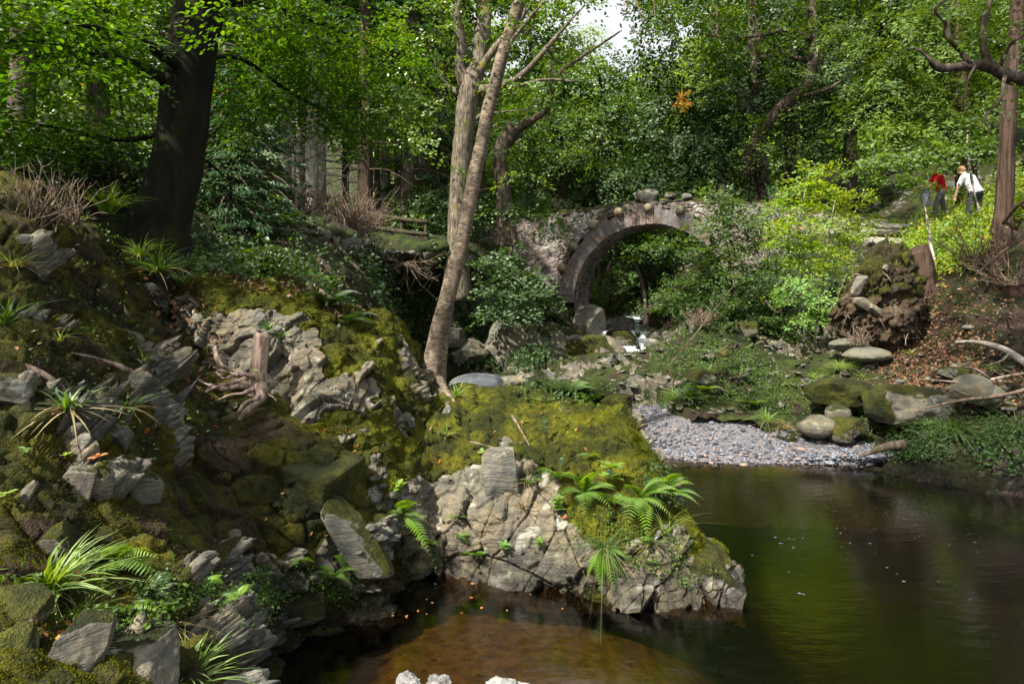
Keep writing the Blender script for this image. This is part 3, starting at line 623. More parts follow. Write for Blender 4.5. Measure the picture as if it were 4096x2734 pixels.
# arch ring: wedge stones
parts = []; nv = 37; ang = np.linspace(-.02, pi + .02, nv + 1)
for k in range(nv):
    a0, a1 = ang[k] + .002, ang[k + 1] - .002; ro = RE + rng.uniform(-.1, .1); ri = RAD - .01 + rng.uniform(-.015, .02); f0 = -.05 + rng.uniform(-.03, .02)
    na, nr = 6, 12
    A, Rr = np.meshgrid(np.linspace(a0, a1, na), np.linspace(ri, ro, nr), indexing='ij')
    face = B(-np.cos(A) * Rr, f0 + 0 * A, ZS + np.sin(A) * Rr)
    face = face - np.append(BW, 0) * (.025 * fbm(face.reshape(-1, 3), 4, 3, k).reshape(A.shape))[..., None]
    back = face + np.append(BW, 0) * .3
    rim = np.concatenate([face[:, 0], face[-1, :], face[::-1, -1], face[0, ::-1]]); rb = np.concatenate([back[:, 0], back[-1, :], back[::-1, -1], back[0, ::-1]])
    rn = rng.random(); parts.append((face.reshape(-1, 3), [gridF(na, nr)], np.full(na * nr, rn))); parts.append((np.stack([rim, rb], 1).reshape(-1, 3), [gridF(len(rim), 2)], np.full(len(rim) * 2, rn)))
V, F, rnd_ = merge(parts); s = NT('arch_stone'); n2 = s.noise(11, 5, .7); v = s.voro(1.9, s.co(), 'F1', 1); bw = s.n("RGBToBW"); s.set(bw.inputs[0], v)
c_ = s.mix(s.ramp(n2, .3, .7), (.12, .095, .085), (.28, .22, .19)); c_ = s.mix(s.attr('rnd'), s.mix(1.0, c_, (.82, .8, .83), 'MULTIPLY'), s.mix(1.0, c_, (1.12, 1.02, .95), 'MULTIPLY')); c_ = s.mix(s.ramp(bw.outputs[0], .3, .7), c_, (.17, .155, .155)); c_ = s.mix(s.ramp(s.noise(3, 5, .7, s.co((1, 1, .5))), .58, .68), c_, (.33, .31, .28))
M['arch'] = s.done(s.bsdf(c_, .9, s.bump(n2, .05, .9), .2))
mk('arch_ring', V, F, M['arch'], br, False, {'rnd': rnd_})
# soffit and jambs
aa = np.concatenate([[-1, -.5], np.linspace(0, pi, 150), [pi + .5, pi + 1]]); ww = np.linspace(.02, BWID, 70)
uu_ = np.where(aa < 0, -RAD, np.where(aa > pi, RAD, -np.cos(np.clip(aa, 0, pi)) * RAD)); zz = ZS + np.where(aa < 0, aa * 1.6, np.where(aa > pi, -(aa - pi) * 1.6, np.sin(np.clip(aa, 0, pi)) * RAD))
aa2 = np.linspace(0, len(aa) - 1, 320); uu_ = np.interp(aa2, np.arange(len(aa)), uu_); zz = np.interp(aa2, np.arange(len(aa)), zz)
V = B(uu_[:, None], ww[None], zz[:, None]); cen = B(0, ww, ZS)[None]; N_ = unit((cen - V) * np.array([1, 1, 1])); N_[..., 2] = np.where(zz[:, None] < ZS, 0, N_[..., 2])
V = stone_disp(V.reshape(-1, 3), unit(N_).reshape(-1, 3), .22, .09, 8, (1, 1, 1))
mk('soffit', V, gridF(320, 70), M['masonry'], br, True, {'bare': np.full(320 * 70, -.2)})
def boulder(c, r, seed=0, cuts=7, sub=4, rough=.12, rot=None, box=0., fine=.02):
    bm = bmesh.new(); bmesh.ops.create_icosphere(bm, subdivisions=sub, radius=1.0)
    V = np.array([v.co[:] for v in bm.verts]); F = np.array([[v.index for v in f.verts] for f in bm.faces]); bm.free()
    rg_ = np.random.default_rng(seed)
    if box: V = V * (1 - box) + V / np.abs(V).max(1, keepdims=True) * box
    for k in range(cuts):
        n_ = unit(rg_.normal(size=3)); d_ = (rg_.uniform(.7, 1.1) if box else rg_.uniform(.5, .8)) if cuts > 8 else rg_.uniform(.6, .88); q = V @ n_; m = q > d_; V[m] -= n_[None] * ((q[m] - d_) * (.99 if cuts > 8 else .9))[:, None]
    V = V + unit(V) * (rough * fbm(V + seed * 3.1, 1.6, 4, seed))[:, None] + unit(V) * (fine * fbm(V + seed, 9, 3, seed))[:, None]
    V = V * np.array(r)
    if rot: V = V @ rotm(*rot).T
    return V + np.array(c), F
def attrb(V, b=0.): return {'bare': np.full(len(V), float(b))}
# coping stones along the parapet, the upright stone over the crown
parts = []; u = -10.2
while u < 7.5:
    l = rng.uniform(.3, .75); V, F = boulder(B(u + l / 2, .2, parapet(u + l / 2) + .03), (l * .56, .26, rng.uniform(.09, .17)), int(rng.integers(1e6)), 8, 3, .12, (0, math.atan2(parapet(u) - parapet(u + l), l) * 1, -BT)); 
    if abs(u + l / 2) > .45: mk('coping_stone', V, F, M['stone_moss'], br, True, attrb(V, .25))
    u += l * .95
V, F = boulder(B(-.12, .12, parapet(0) + .12), (.52, .3, .36), 5, 9, 4, .08, (0, 0, -BT)); mk('crown_stone', V, F, M['stone'], br, True, attrb(V, .4))
V, F = boulder(B(.75, .12, parapet(.7) + .22), (.24, .2, .13), 15, 5, 3, .05); mk('loose_stone', V, F, M['stone'], br, True, attrb(V, .1))
V, F = boulder(B(1.3, .12, parapet(1.3) + .2), (.24, .2, .15), 16, 8, 3, .1); mk('loose_stone', V, F, M['stone'], br, True, attrb(V, .4))
for i, (px, py) in enumerate([(562, 267), (574.5, 246), (593, 224.5), (619, 211.5), (648.6, 207.5), (679.6, 209.7)]):
    # where the sight line meets the wall face
    d = P(px, py, 1.0) - np.array([0, 0, CAMZ]); t_ = (BC @ BW) / (d[:2] @ BW); p = np.array([0, 0, CAMZ]) + d * t_
    p[:2] -= BW * .13
    V, F = boulder(p, (.165, .165, .165), i, 0, 4, .03); mk('stone_ball', V, F, M['ball'], br, True, attrb(V, .1))
# small ferns and moss growing from the wall
T_ = []
for k in range(120):
    u = rng.uniform(-7.5, 1.5); h = rng.beta(1.2, 2.6) * 1.0 + .08 if rng.random() < .8 else rng.uniform(.2, 2.2)
    z_ = parapet(u) - h
    if z_ < ZS + math.sqrt(max(RE ** 2 - min(u * u, RE ** 2), 0)) and abs(u) < RE: continue
    c = B(u, -.04, z_); T_.append(sprays(c, (.10, .05, .08), 5, 10, .13, .045, 'far', up=.4, droop=.9, outfrom=c + np.append(BW, 0) * .2)[0])
V, F, r_ = merge(T_); mk('wall_fern', V, F, M['lf_dark'], br, False, {'rnd': r_})
# ---------------- tree and plant builders ----------------
def crown_from(lobes, leaf, t='far', dens=1.0, L=.7, per=26, up=.8, droop=.25, shell=.5, twig=0, width=.45, jit=.35):
    Ls, Ts = [], []
    for (c, rad, *n) in lobes:
        rad = np.broadcast_to(np.asarray(rad, float), (3,)); 
        k = n[0] if n else int(dens * 26 * (rad[0] * rad[2] + rad[0] * rad[1] + rad[1] * rad[2]) / 3 / (L * L) )
        l, tw = sprays(c, rad, max(k, 3), per, L, leaf, t, up, droop, shell, jit, width, twig=twig)
        Ls.append(l); Ts += tw
    return Ls, Ts
def tree(name, label, cat, trunk, lobes, bark, leafmat, leaf=.12, group=None, branches=(), t='far', seg=12, bark_d=.03, high=(), **kw):
    """trunk: list of (point, radius); branches: lists of the same; lobes: (centre, radii)"""
    base = trunk[0][0]
    th = thing(name, label, cat, base, group)
    parts = [tube([p for p, r in trunk], [r for p, r in trunk], seg, bark_d, 5, int(rng.integers(99)), sub=6)]
    for b in branches: parts.append(tube([p for p, r in b], [r for p, r in b], 8, bark_d * .6, 7, int(rng.integers(99)), sub=4))
    V, F, _ = merge(parts); mk('trunk', V, F, bark, th, True)
    if lobes:
        Ls, Ts = crown_from(lobes, leaf, t, **kw)
        if high: Ls += crown_from(high, .16, 'far', L=1.0, per=24, dens=1.0, shell=.2)[0]  # unseen leaf clumps added to cast shade, merged into the crown mesh
        V, F, r_ = merge(Ls); mk('crown', V, F, leafmat, th, False, {'rnd': r_})
        if Ts: V, F, _ = merge(Ts); kind(mk('twigs', V, F, bark, th, True), 'stuff')
    return th
def woodtree(base, H, CR, seed, bark, leafmat, name='broadleaf_tree', label='', group='trees in the wood', leaf=.2, r0=.28, lean=(0, 0), first=.28, nb=11, L=1.5, per=30, dens=1.0, flat=.6, cat='tree'):
    g = np.random.default_rng(seed); base = np.array(base, float)
    tk = []; 
    for f in np.linspace(0, 1, 7): tk.append((base + np.array([lean[0] * f + g.normal() * .25 * f, lean[1] * f + g.normal() * .2 * f, H * .9 * f - .3 * (f == 0)]), r0 * (1.15 - f) + .03))
    br_, lob = [], []
    for k in range(nb):
        f = first + (.95 - first) * (k + g.random()) / nb; p = cr(np.array([q for q, r in tk]), np.array([f * 6]))[0]; a = g.uniform(0, 2 * pi)
        ln = CR * (1.15 - .75 * abs(f - .5) * 1.3) * g.uniform(.6, 1.1); d = np.array([cos(a), sin(a), g.uniform(.1, .6)])
        e = p + d * ln; br_.append([(p, r0 * .38), (p + d * ln * .5 + np.array([0, 0, .15 * ln]), r0 * .2), (e, .02)])
        lob.append((p + d * ln * .8, (CR * g.uniform(.32, .5), CR * g.uniform(.32, .5), CR * flat * g.uniform(.28, .45))))
        if g.random() < .7: lob.append((p + d * ln * .45 + np.array([0, 0, .1 * ln]), (CR * .33, CR * .33, CR * flat * .3)))
    return tree(name, label, cat, tk, lob, bark, leafmat, leaf, group, br_, L=L, per=per, dens=dens)
def conifer(base, H, CR, bark, leafmat, label, seed=0, first=.1, r0=.3, group='conifers beyond the left bank', name='conifer_tree', dead=False, nl=None, nsz=.34, nd=46):
    g = np.random.default_rng(seed); base = np.array(base, float); th = thing(name, label, 'tree', base, group)
    tk = [base + np.array([0, 0, -.3]), base + np.array([g.normal() * .1, 0, H * .5]), base + np.array([g.normal() * .15, 0, H])]
    parts = [tube(tk, [r0, r0 * .7, .05], 12, .03, 5, seed, sub=8)]; Ls = []
    n = nl or int(H * 5.0)
    for k in range(n):
        f = first + (1 - first) * (k + g.random()) / n; p = cr(np.array(tk), np.array([f * 2]))[0]; a = k * 2.4 + g.normal() * .3
        ln = CR * (1 - f) ** .8 * g.uniform(.7, 1.1) + .3; d = np.array([cos(a), sin(a), -.18]); e = p + d * ln + np.array([0, 0, -.12 * ln])
        parts.append(tube([p, p + d * ln * .5 + np.array([0, 0, .04 * ln]), e], [.035, .02, .006], 5, sub=2, cap=False))
        if dead and f < dead: continue
        m = int(nd * ln); a_ = g.random(m) ** .7; pos = p + (e - p) * a_[:, None]; sd = np.array([-sin(a), cos(a), 0]) * g.uniform(-1, 1, (m, 1)) * (.42 * (1.1 - a_) * ln)[:, None]
        pos = pos + sd - np.array([0, 0, 1.]) * (np.abs(sd).sum(1) * .25 + g.random(m) * .1)[:, None]
        Ls.append(leaves(pos, d + sd * 1.2 + g.normal(size=(m, 3)) * .2 + np.array([0, 0, -.3]), np.array([0, 0, 1.]) + g.normal(size=(m, 3)) * .4, nsz * g.uniform(.6, 1.1, m), 'needle'))
    V, F, _ = merge(parts); mk('trunk', V, F, bark, th, True)
    if Ls: V, F, r_ = merge(Ls); mk('crown', V, F, leafmat, th, False, {'rnd': r_})
    return th
def tuft(p, n, h, wdt, mat, label, spread=.9, seed=0, nrm=(0, 0, 1), dead=0, group=None, name='grass_tuft', cat='grass tuft', droop=1.0, seg=6):
    g = np.random.default_rng(seed + 100); p = np.array(p, float)
    def blades(n, h, wdt, spread, droop):
        a = g.uniform(0, 2 * pi, n); lean = g.random(n) ** .7 * spread; hh = h * g.uniform(.5, 1.15, n); dr = droop * g.uniform(.4, 1.3, n)
        t = np.linspace(0, 1, seg + 1)[None]; o = np.stack([np.cos(a), np.sin(a), 0 * a], 1)
        hor = hh[:, None] * (lean[:, None] * t + dr[:, None] * .45 * t ** 2); ver = hh[:, None] * (t * (1 - .35 * lean[:, None]) - dr[:, None] * .42 * t ** 2.4)
        C = p + g.normal(size=(n, 1, 3)) * np.array([.12, .12, .0]) * h * .5 + o[:, None] * hor[..., None] + np.array([0, 0, 1.]) * ver[..., None] + np.array(nrm) * .0
        s_ = np.stack([-np.sin(a), np.cos(a), 0 * a], 1)[:, None] + g.normal(size=(n, 1, 3)) * .25; wv = wdt * (1 - t ** 2.2) * g.uniform(.6, 1.2, (n, 1)) + .0006
        V = np.stack([C - s_ * wv[..., None] * .5, C + s_ * wv[..., None] * .5], 2).reshape(-1, 3)
        i = (np.arange(n)[:, None] * (seg + 1) + np.arange(seg)[None]).reshape(-1) * 2
        return V, [np.stack([i, i + 1, i + 3, i + 2], 1)], np.repeat(g.random(n), (seg + 1) * 2)
    V, F, r_ = blades(n, h, wdt, spread, droop); o = mk(name, V, F, mat, None, True, {'rnd': r_}); tag(o, label, cat, group)
    if dead:
        V, F, r_ = blades(dead, h * .7, wdt * .7, spread * 1.3, droop * 2.2); mk('dry_blades', V, F, M['lf_straw'], o, True, {'rnd': r_})
    return o
def frond(p, d, up, L, wd, g, npn=16):
    d = unit(np.array(d)); up = np.array(up, float); n_ = unit(up - d * (up @ d)); s_ = np.cross(n_, d); t = np.linspace(0, 1, npn + 2)[1:]
    C = p + d * (L * t)[:, None] - np.array([0, 0, 1.]) * (L * .38 * t ** 2.2)[:, None] + n_ * (L * .12 * np.sin(t * 3))[:, None]
    T = unit(np.gradient(C, axis=0)); prof = np.where(t < .25, t / .25 * .9 + .1, 1 - ((t - .25) / .75) ** 1.4) * wd + .004
    pos, dr, nn, sz = [], [], [], []
    for sg in (-1, 1):
        dd = T * .38 + s_ * sg - np.array([0, 0, .15]); pos.append(C); dr.append(dd); nn.append(np.tile(n_, (len(C), 1)) + g.normal(size=(len(C), 3)) * .1); sz.append(prof)
    pos, dr, nn, sz = map(np.concatenate, (pos, dr, nn, sz))
    # pinna: long lance with serrated edge
    T0 = np.array([[0, 0, 0], [.1, .14, 0], [.25, .10, .01], [.3, .15, 0], [.5, .08, .01], [.55, .12, 0], [.75, .05, 0], [1, 0, -.04], [.75, -.05, 0], [.55, -.12, 0], [.5, -.08, .01], [.3, -.15, 0], [.25, -.10, .01], [.1, -.14, 0]])
    TF = np.array([[0, 1, 2, 12], [0, 12, 13, 13], [2, 3, 4, 10], [2, 10, 11, 12], [4, 5, 6, 8], [4, 8, 9, 10], [6, 7, 8, 8]])
    dq = unit(dr); ss = unit(np.cross(nn, dq)); uu = np.cross(dq, ss); T0 = T0 * np.array([1, .9, 1])
    V = pos[:, None] + (dq[:, None] * T0[None, :, 0:1] + ss[:, None] * T0[None, :, 1:2] + uu[:, None] * T0[None, :, 2:3]) * sz[:, None, None]
    k = (np.arange(len(pos)) * 14)[:, None, None]; q = TF[[0, 2, 3, 4, 5]][None] + k; tr_ = TF[[1, 6]][:, :3][None] + k
    rc = tube(np.concatenate([[p], C[::3]]), np.linspace(.004, .001, len(C[::3]) + 1), 4, sub=1, cap=False)
    return [(V.reshape(-1, 3), [q.reshape(-1, 4), tr_.reshape(-1, 3)], np.full(len(pos) * 14, g.random())), (rc[0], rc[1], np.full(len(rc[0]), .1))]
def fern(px, py, n, L, label, seed=0, dirs=None, mat='lf_fern', group=None, Y=None, nrm=None, wd=.3, name='fern', spread=1.0):
    g = np.random.default_rng(seed + 500)
    if Y is None: p, nr = surf(px, py)
    else: p, nr = P(px, py, Y), np.array([0, -.6, .8])
    if nrm is not None: nr = np.array(nrm)
    parts = []; out = unit(np.array([nr[0], nr[1], 0]) + 1e-4) if abs(nr[2]) < .95 else np.array([0, -1., 0])
    for k in range(n):
        a = (k + .5) / n * 2 - 1; az = a * 1.9 * spread + g.normal() * .2
        d = np.array([out[0] * cos(az) - out[1] * sin(az), out[0] * sin(az) + out[1] * cos(az), g.uniform(.25, .9)])
        if dirs: d = np.array(dirs[k % len(dirs)]) + g.normal(size=3) * .12
        l = L * g.uniform(.65, 1.1); parts += frond(p + nr * .01, d, (d[0] * -.6, d[1] * -.6, 1.0), l, l * wd, g)
    V, F, r_ = merge(parts); o = mk(name, V, F, M[mat], None, True, {'rnd': r_}); return tag(o, label, 'fern', group)
def broadplant(px, py, n, size, mat, label, cat='plant', name='leafy_plant', h=.2, seed=0, group=None, Y=None, t='oval', ratio=1.0, layers=1, stem=.004):
    """rosettes of leaves on a stem"""
    g = np.random.default_rng(seed + 900); p, nr = surf(px, py) if Y is None else (P(px, py, Y), np.array([0, 0, 1.])); parts = []; lf = []
    top = p + nr * h * .4 + np.array([0, -.02, h]); parts.append(tube([p - nr * .03, (p + top) / 2 + g.normal(size=3) * .01, top], [stem, stem * .8, stem * .5], 5, sub=2))
    for l in range(layers):
        c = p + (top - p) * (1 - l * .8 / max(layers, 1)); a = g.uniform(0, 6) + np.arange(n) * 2 * pi / n + g.normal(size=n) * .2
        d = np.stack([np.cos(a), np.sin(a), g.uniform(-.1, .6, n)], 1); nn = np.array([0, 0, 1.]) - d * .4 + g.normal(size=(n, 3)) * .15
        lf.append(leaves(np.tile(c, (n, 1)), d, nn, size * g.uniform(.7, 1.15, n), t, g.random(n)))
    V, F, r_ = merge(lf + [(q[0], q[1], q[2]) for q in parts]); o = mk(name, V, F, M[mat], None, True, {'rnd': r_}); return tag(o, label, cat, group)
def twigbush(p, n, h, spread, mat, label, seed=0, r=.008, name='bare_shrub', curl=.3, group=None, up=1.0, sub=3):
    g = np.random.default_rng(seed + 40); parts = []
    for k in range(n):
        a = g.uniform(0, 2 * pi); le = g.random() ** .6 * spread; d = np.array([cos(a) * le, sin(a) * le, up * g.uniform(.5, 1)]); d /= np.linalg.norm(d) + .2
        q = [np.array(p) + g.normal(size=3) * np.array([.12, .12, 0]) * h]; l = h * g.uniform(.6, 1.1)
        for j in range(5): d = d + g.normal(size=3) * curl * .5 + np.array([0, 0, .08 * curl]); q.append(q[-1] + d / np.linalg.norm(d) * l / 5)
        parts.append(tube(q, np.linspace(r, r * .3, 6), 4, sub=2, cap=False))
        for j in range(sub):
            i = int(g.integers(2, 6)); e = unit(d + g.normal(size=3) * .8); parts.append(tube([q[i], q[i] + e * l * .15, q[i] + e * l * .28 + np.array([0, 0, .03 * l])], [r * .5, r * .35, r * .2], 3, sub=1, cap=False))
    V, F, _ = merge(parts); o = mk(name, V, F, mat, None, True); return tag(o, label, 'shrub', group)
def rock(px, py, Y, r, label, mat='stone_moss', seed=0, cuts=8, rot=None, bare=0., rough=.1, group=None, cat='rock', name='boulder', sink=.0, sub=5, fine=.02, box=0.):
    c = P(px, py, Y) if Y else surf(px, py)[0]
    V, F = boulder(c - np.array([0, 0, sink]), r, seed, cuts, sub, rough, rot, fine=fine, box=box)
    o = mk(name, V, F, M[mat], None, True, attrb(V, bare)); return tag(o, label, cat, group)
def stick(pts, rad, mat, label, name='branch', cat='branch', group=None, seg=7, bark=.01, subs=()):
    parts = [tube(pts, rad, seg, bark, 9, 3, sub=5)] + [tube(a, b, 6, bark * .5, 9, 3, sub=3) for a, b in subs]
    V, F, _ = merge(parts); o = mk(name, V, F, mat, None, True); return tag(o, label, cat, group)
def Q(*a): return [P(*x) for x in a]
# ---------------- trees ----------------
def TR(L): return [(P(a, b, c), r) for a, b, c, r in L]
def LB(L): return [(P(a, b, c), (r1 / F_PX * c, (r1 + r2) / 2 / F_PX * c * dd, r2 / F_PX * c)) for a, b, c, r1, r2, dd in L]
# big leaning beech on the left
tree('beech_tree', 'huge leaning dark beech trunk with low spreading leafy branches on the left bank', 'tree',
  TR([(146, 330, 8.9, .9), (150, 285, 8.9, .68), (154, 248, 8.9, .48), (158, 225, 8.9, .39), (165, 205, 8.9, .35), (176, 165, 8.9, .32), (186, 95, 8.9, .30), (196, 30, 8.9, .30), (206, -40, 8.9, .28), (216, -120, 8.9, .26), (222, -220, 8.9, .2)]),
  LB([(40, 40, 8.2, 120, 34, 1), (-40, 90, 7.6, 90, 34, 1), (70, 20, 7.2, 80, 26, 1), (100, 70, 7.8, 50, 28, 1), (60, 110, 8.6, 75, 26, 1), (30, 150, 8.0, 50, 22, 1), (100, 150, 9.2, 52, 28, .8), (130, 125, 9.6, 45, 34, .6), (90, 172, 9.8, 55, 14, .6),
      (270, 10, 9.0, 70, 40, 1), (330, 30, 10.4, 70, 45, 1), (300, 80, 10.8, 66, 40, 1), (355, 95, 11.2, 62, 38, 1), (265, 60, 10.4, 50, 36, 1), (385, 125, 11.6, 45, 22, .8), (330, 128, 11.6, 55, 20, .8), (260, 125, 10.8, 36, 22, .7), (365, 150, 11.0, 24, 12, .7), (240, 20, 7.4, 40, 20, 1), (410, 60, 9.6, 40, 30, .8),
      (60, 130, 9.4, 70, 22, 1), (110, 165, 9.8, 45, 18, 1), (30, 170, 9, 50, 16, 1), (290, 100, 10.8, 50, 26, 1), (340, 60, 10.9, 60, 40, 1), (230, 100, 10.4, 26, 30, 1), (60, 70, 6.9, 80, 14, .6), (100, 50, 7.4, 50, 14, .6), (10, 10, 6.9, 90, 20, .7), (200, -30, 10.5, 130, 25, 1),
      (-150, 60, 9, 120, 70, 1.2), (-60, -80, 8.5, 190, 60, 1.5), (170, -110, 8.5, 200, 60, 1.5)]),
  M['beech_bark'], M['lf_beech'], .072, high=[((-7.4, 6.2, 9.2), (1.0, .6, .35)), ((-6.0, 6.4, 9.3), (.9, .5, .3)), ((-8.8, 6.0, 9), (1.2, .8, .5)), ((-6.8, 6.6, 7.4), (1.0, .7, 1.0)), ((-7.6, 5.9, 8.2), (1.2, .8, .8)), ((-6.1, 7.2, 6.6), (.6, .5, .7)), ((-8.4, .9, 8), (.8, .7, .4)), ((-9.5, 3.5, 8), (1.5, 1, .7))] + [((random.uniform(-8.8, -5.0), random.uniform(1.4, 3.4), 8.2), (.3, .3, .2), 5) for k_ in range(10)], branches=[  # high: unseen clumps added to shade the trunk, foliage and left bank
   TR([(180, 130, 9.1, .05), (120, 140, 9.2, .035), (60, 128, 9, .02), (10, 120, 8, .012)]), TR([(187, 90, 8.9, .11), (120, 60, 8.4, .06), (40, 40, 7.8, .03), (-40, 50, 7.4, .01)]),
   TR([(190, 75, 8.9, .09), (140, 40, 8, .05), (60, 20, 7, .02)]), TR([(192, 60, 8.9, .05), (240, 58, 10, .035), (290, 92, 10.6, .025), (340, 118, 11.4, .01)]), TR([(200, 0, 8.9, .10), (260, 5, 9.6, .06), (340, 30, 10.4, .03), (400, 60, 11, .01)]),
   TR([(172, 190, 8.9, .03), (200, 185, 9.2, .015), (222, 175, 9.6, .004)]), TR([(180, 150, 8.9, .035), (205, 160, 9.5, .02), (235, 185, 10, .004)]), TR([(120, 62, 8.4, .02), (122, 110, 8.3, .015), (135, 150, 8.3, .008), (150, 185, 8.2, .004)])],
  t='oval', L=.5, per=18, dens=1.25, up=.9, droop=.3, shell=.2, twig=3, seg=28, bark_d=.03, width=.5)
# birch in front
tree('birch_tree', 'slim leaning birch with peeling pale bark rooted on top of the slate outcrop', 'tree',
  TR([(434, 394, 9.75, .24), (430, 384, 9.75, .15), (434, 349, 9.8, .125), (446, 302, 9.8, .115), (462, 240, 9.8, .103), (471, 196, 9.8, .105), (484, 131, 9.8, .088), (493, 92, 9.8, .092), (502, 57, 9.8, .09), (518, 5, 9.8, .085), (530, -50, 9.8, .09), (536, -130, 9.8, .05)]),
  LB([(628, 6, 8.2, 20, 8, .6), (641, 34, 8.2, 5, 12, .3), (655, 4, 8.2, 12, 7, .5), (545, -20, 9.6, 60, 30, 1), (470, -30, 9.6, 60, 24, 1), (560, 12, 9.4, 24, 12, 1), (505, 30, 9.2, 20, 14, 1), (600, -30, 9.0, 60, 22, 1), (530, 25, 9.4, 18, 16, 1)]),
  M['birch_bark'], M['lf_beech'], .065, high=[((2.6, 6, 11), (1.3, 1.0, .6)), ((3.9, 7.4, 11.2), (1.5, 1.2, .7)), ((5.2, 6.4, 11.4), (1.5, 1.2, .7)), ((1.4, 5.2, 10.8), (1.0, .8, .5)), ((.2, 4.0, 10.6), (.9, .9, .5)), ((-1.6, 1.6, 10.5), (1.2, .8, .5)), ((5.5, 9, 11.6), (1.3, 1., .6))], branches=[  # high: unseen clumps added above the frame to shade the right bank
   TR([(441, 392, 9.8, .09), (441, 372, 9.85, .075), (446, 330, 9.88, .06), (456, 275, 9.88, .03)]), TR([(434, 386, 9.65, .08), (440, 400, 9.4, .05), (438, 418, 9.0, .03), (430, 432, 8.6, .012)]),
   TR([(430, 386, 9.7, .08), (418, 392, 9.6, .05), (410, 400, 9.4, .02)]), TR([(440, 388, 9.7, .07), (455, 398, 9.4, .04), (470, 412, 9.1, .015)]), TR([(436, 384, 9.7, .08), (441, 398, 9.3, .05), (437, 412, 8.8, .03), (430, 430, 8.2, .012)]), TR([(426, 385, 9.65, .06), (414, 388, 9.5, .04), (404, 392, 9.2, .02)]), TR([(438, 380, 9.7, .09), (446, 392, 9.4, .06), (455, 402, 9.0, .02)]),
   TR([(501, 57, 9.8, .05), (520, 30, 9.7, .03), (545, 0, 9.5, .015)]), TR([(530, -50, 9.8, .04), (580, -40, 9, .03), (625, -10, 8.3, .015), (640, 12, 8.2, .008), (642, 40, 8.2, .002)])],
  t='oval', L=.5, per=14, twig=3, seg=20, bark_d=.02)
# pale oak behind it
tree('oak_tree', 'tall pale oak with a mossy fork and lit grey bark behind the leaning birch', 'tree',
  TR([(456, 300, 20.7, .50), (457, 265, 20.7, .36), (458, 230, 20.7, .31), (459, 190, 20.7, .29), (462, 150, 20.7, .28), (466, 115, 20.7, .32), (471, 85, 20.7, .34), (478, 60, 20.8, .27), (483, 30, 20.8, .24), (485, 0, 20.9, .2), (486, -40, 21, .2)]),
  LB([(430, 20, 20.5, 36, 30, 1), (400, 60, 21, 32, 30, 1), (440, -30, 21, 60, 30, 1), (520, -40, 21, 70, 30, 1), (540, 60, 21.5, 32, 20, 1), (515, 85, 20, 28, 14, 1), (550, 90, 22, 34, 16, 1), (425, 95, 21.5, 34, 26, 1), (500, 40, 21.4, 22, 16, 1),
      (430, 130, 21, 22, 18, 1), (448, 165, 19.8, 14, 8, 1), (525, 175, 19.8, 18, 8, 1), (580, 3, 20.5, 10, 8, .8), (405, 110, 22, 30, 30, 1)]),
  M['oak_bark'], M['lf_oak'], .13, branches=[
   TR([(466, 88, 20.7, .24), (460, 65, 20.6, .17), (462, 45, 20.5, .15), (458, 20, 20.4, .12), (460, -15, 20.3, .1)]), TR([(470, 88, 20.7, .2), (482, 68, 20.5, .13), (497, 45, 20.4, .1), (520, 20, 20.4, .07), (540, -10, 20.2, .05)]),
   TR([(474, 90, 20.7, .2), (495, 88, 20.5, .14), (520, 76, 20.4, .1), (545, 50, 20.2, .08), (566, 25, 20.1, .05), (585, 5, 20, .02)]), TR([(472, 96, 20.7, .14), (450, 88, 20.9, .1), (440, 72, 21, .06), (430, 50, 21, .02)]),
   TR([(474, 105, 20.9, .12), (492, 96, 21, .08), (540, 80, 21, .05), (580, 82, 21, .02)]), TR([(468, 125, 20.7, .1), (482, 115, 20.6, .06), (500, 112, 20.5, .03), (540, 108, 20.4, .012)]), TR([(548, 48, 20.4, .05), (556, 60, 20.8, .03), (575, 66, 21, .012)])],
  L=.9, per=30, dens=.8, seg=20, bark_d=.05)
# broken-topped tree by the bridge
tree('broken_oak_tree', 'dark snapped oak trunk with one mossy limb bending right beside the left bridge ramp', 'tree',
  TR([(508, 246, 23.5, .4), (506, 225, 23.5, .3), (503, 190, 23.5, .27), (500, 160, 23.5, .25), (503, 145, 23.5, .26), (509, 132, 23.5, .2), (510, 122, 23.5, .06)]),
  LB([(505, 160, 23, 20, 14, 1), (570, 120, 24, 40, 20, 1), (610, 100, 25, 34, 22, 1), (545, 150, 24, 24, 20, 1), (500, 205, 22.5, 22, 14, 1), (530, 215, 23, 26, 14, 1), (545, 225, 24, 22, 12, 1), (590, 150, 26, 40, 24, 1)]),
  M['dark_bark'], M['lf_mid'], .12, branches=[
   TR([(507, 142, 23.5, .22), (520, 128, 23.4, .16), (535, 118, 23.3, .13), (548, 108, 23.3, .1), (552, 85, 23.2, .1), (560, 72, 23.2, .09), (580, 58, 23.1, .06), (604, 42, 23, .04), (622, 30, 23, .015)]),
   TR([(552, 88, 23.2, .08), (551, 72, 23.3, .06), (549, 62, 23.3, .01)]), TR([(604, 42, 23, .025), (613, 36, 22.9, .01), (618, 40, 22.9, .004)]), TR([(500, 188, 23.5, .05), (480, 190, 23, .03), (470, 196, 22.8, .01)])],
  L=.9, per=28, dens=.8)
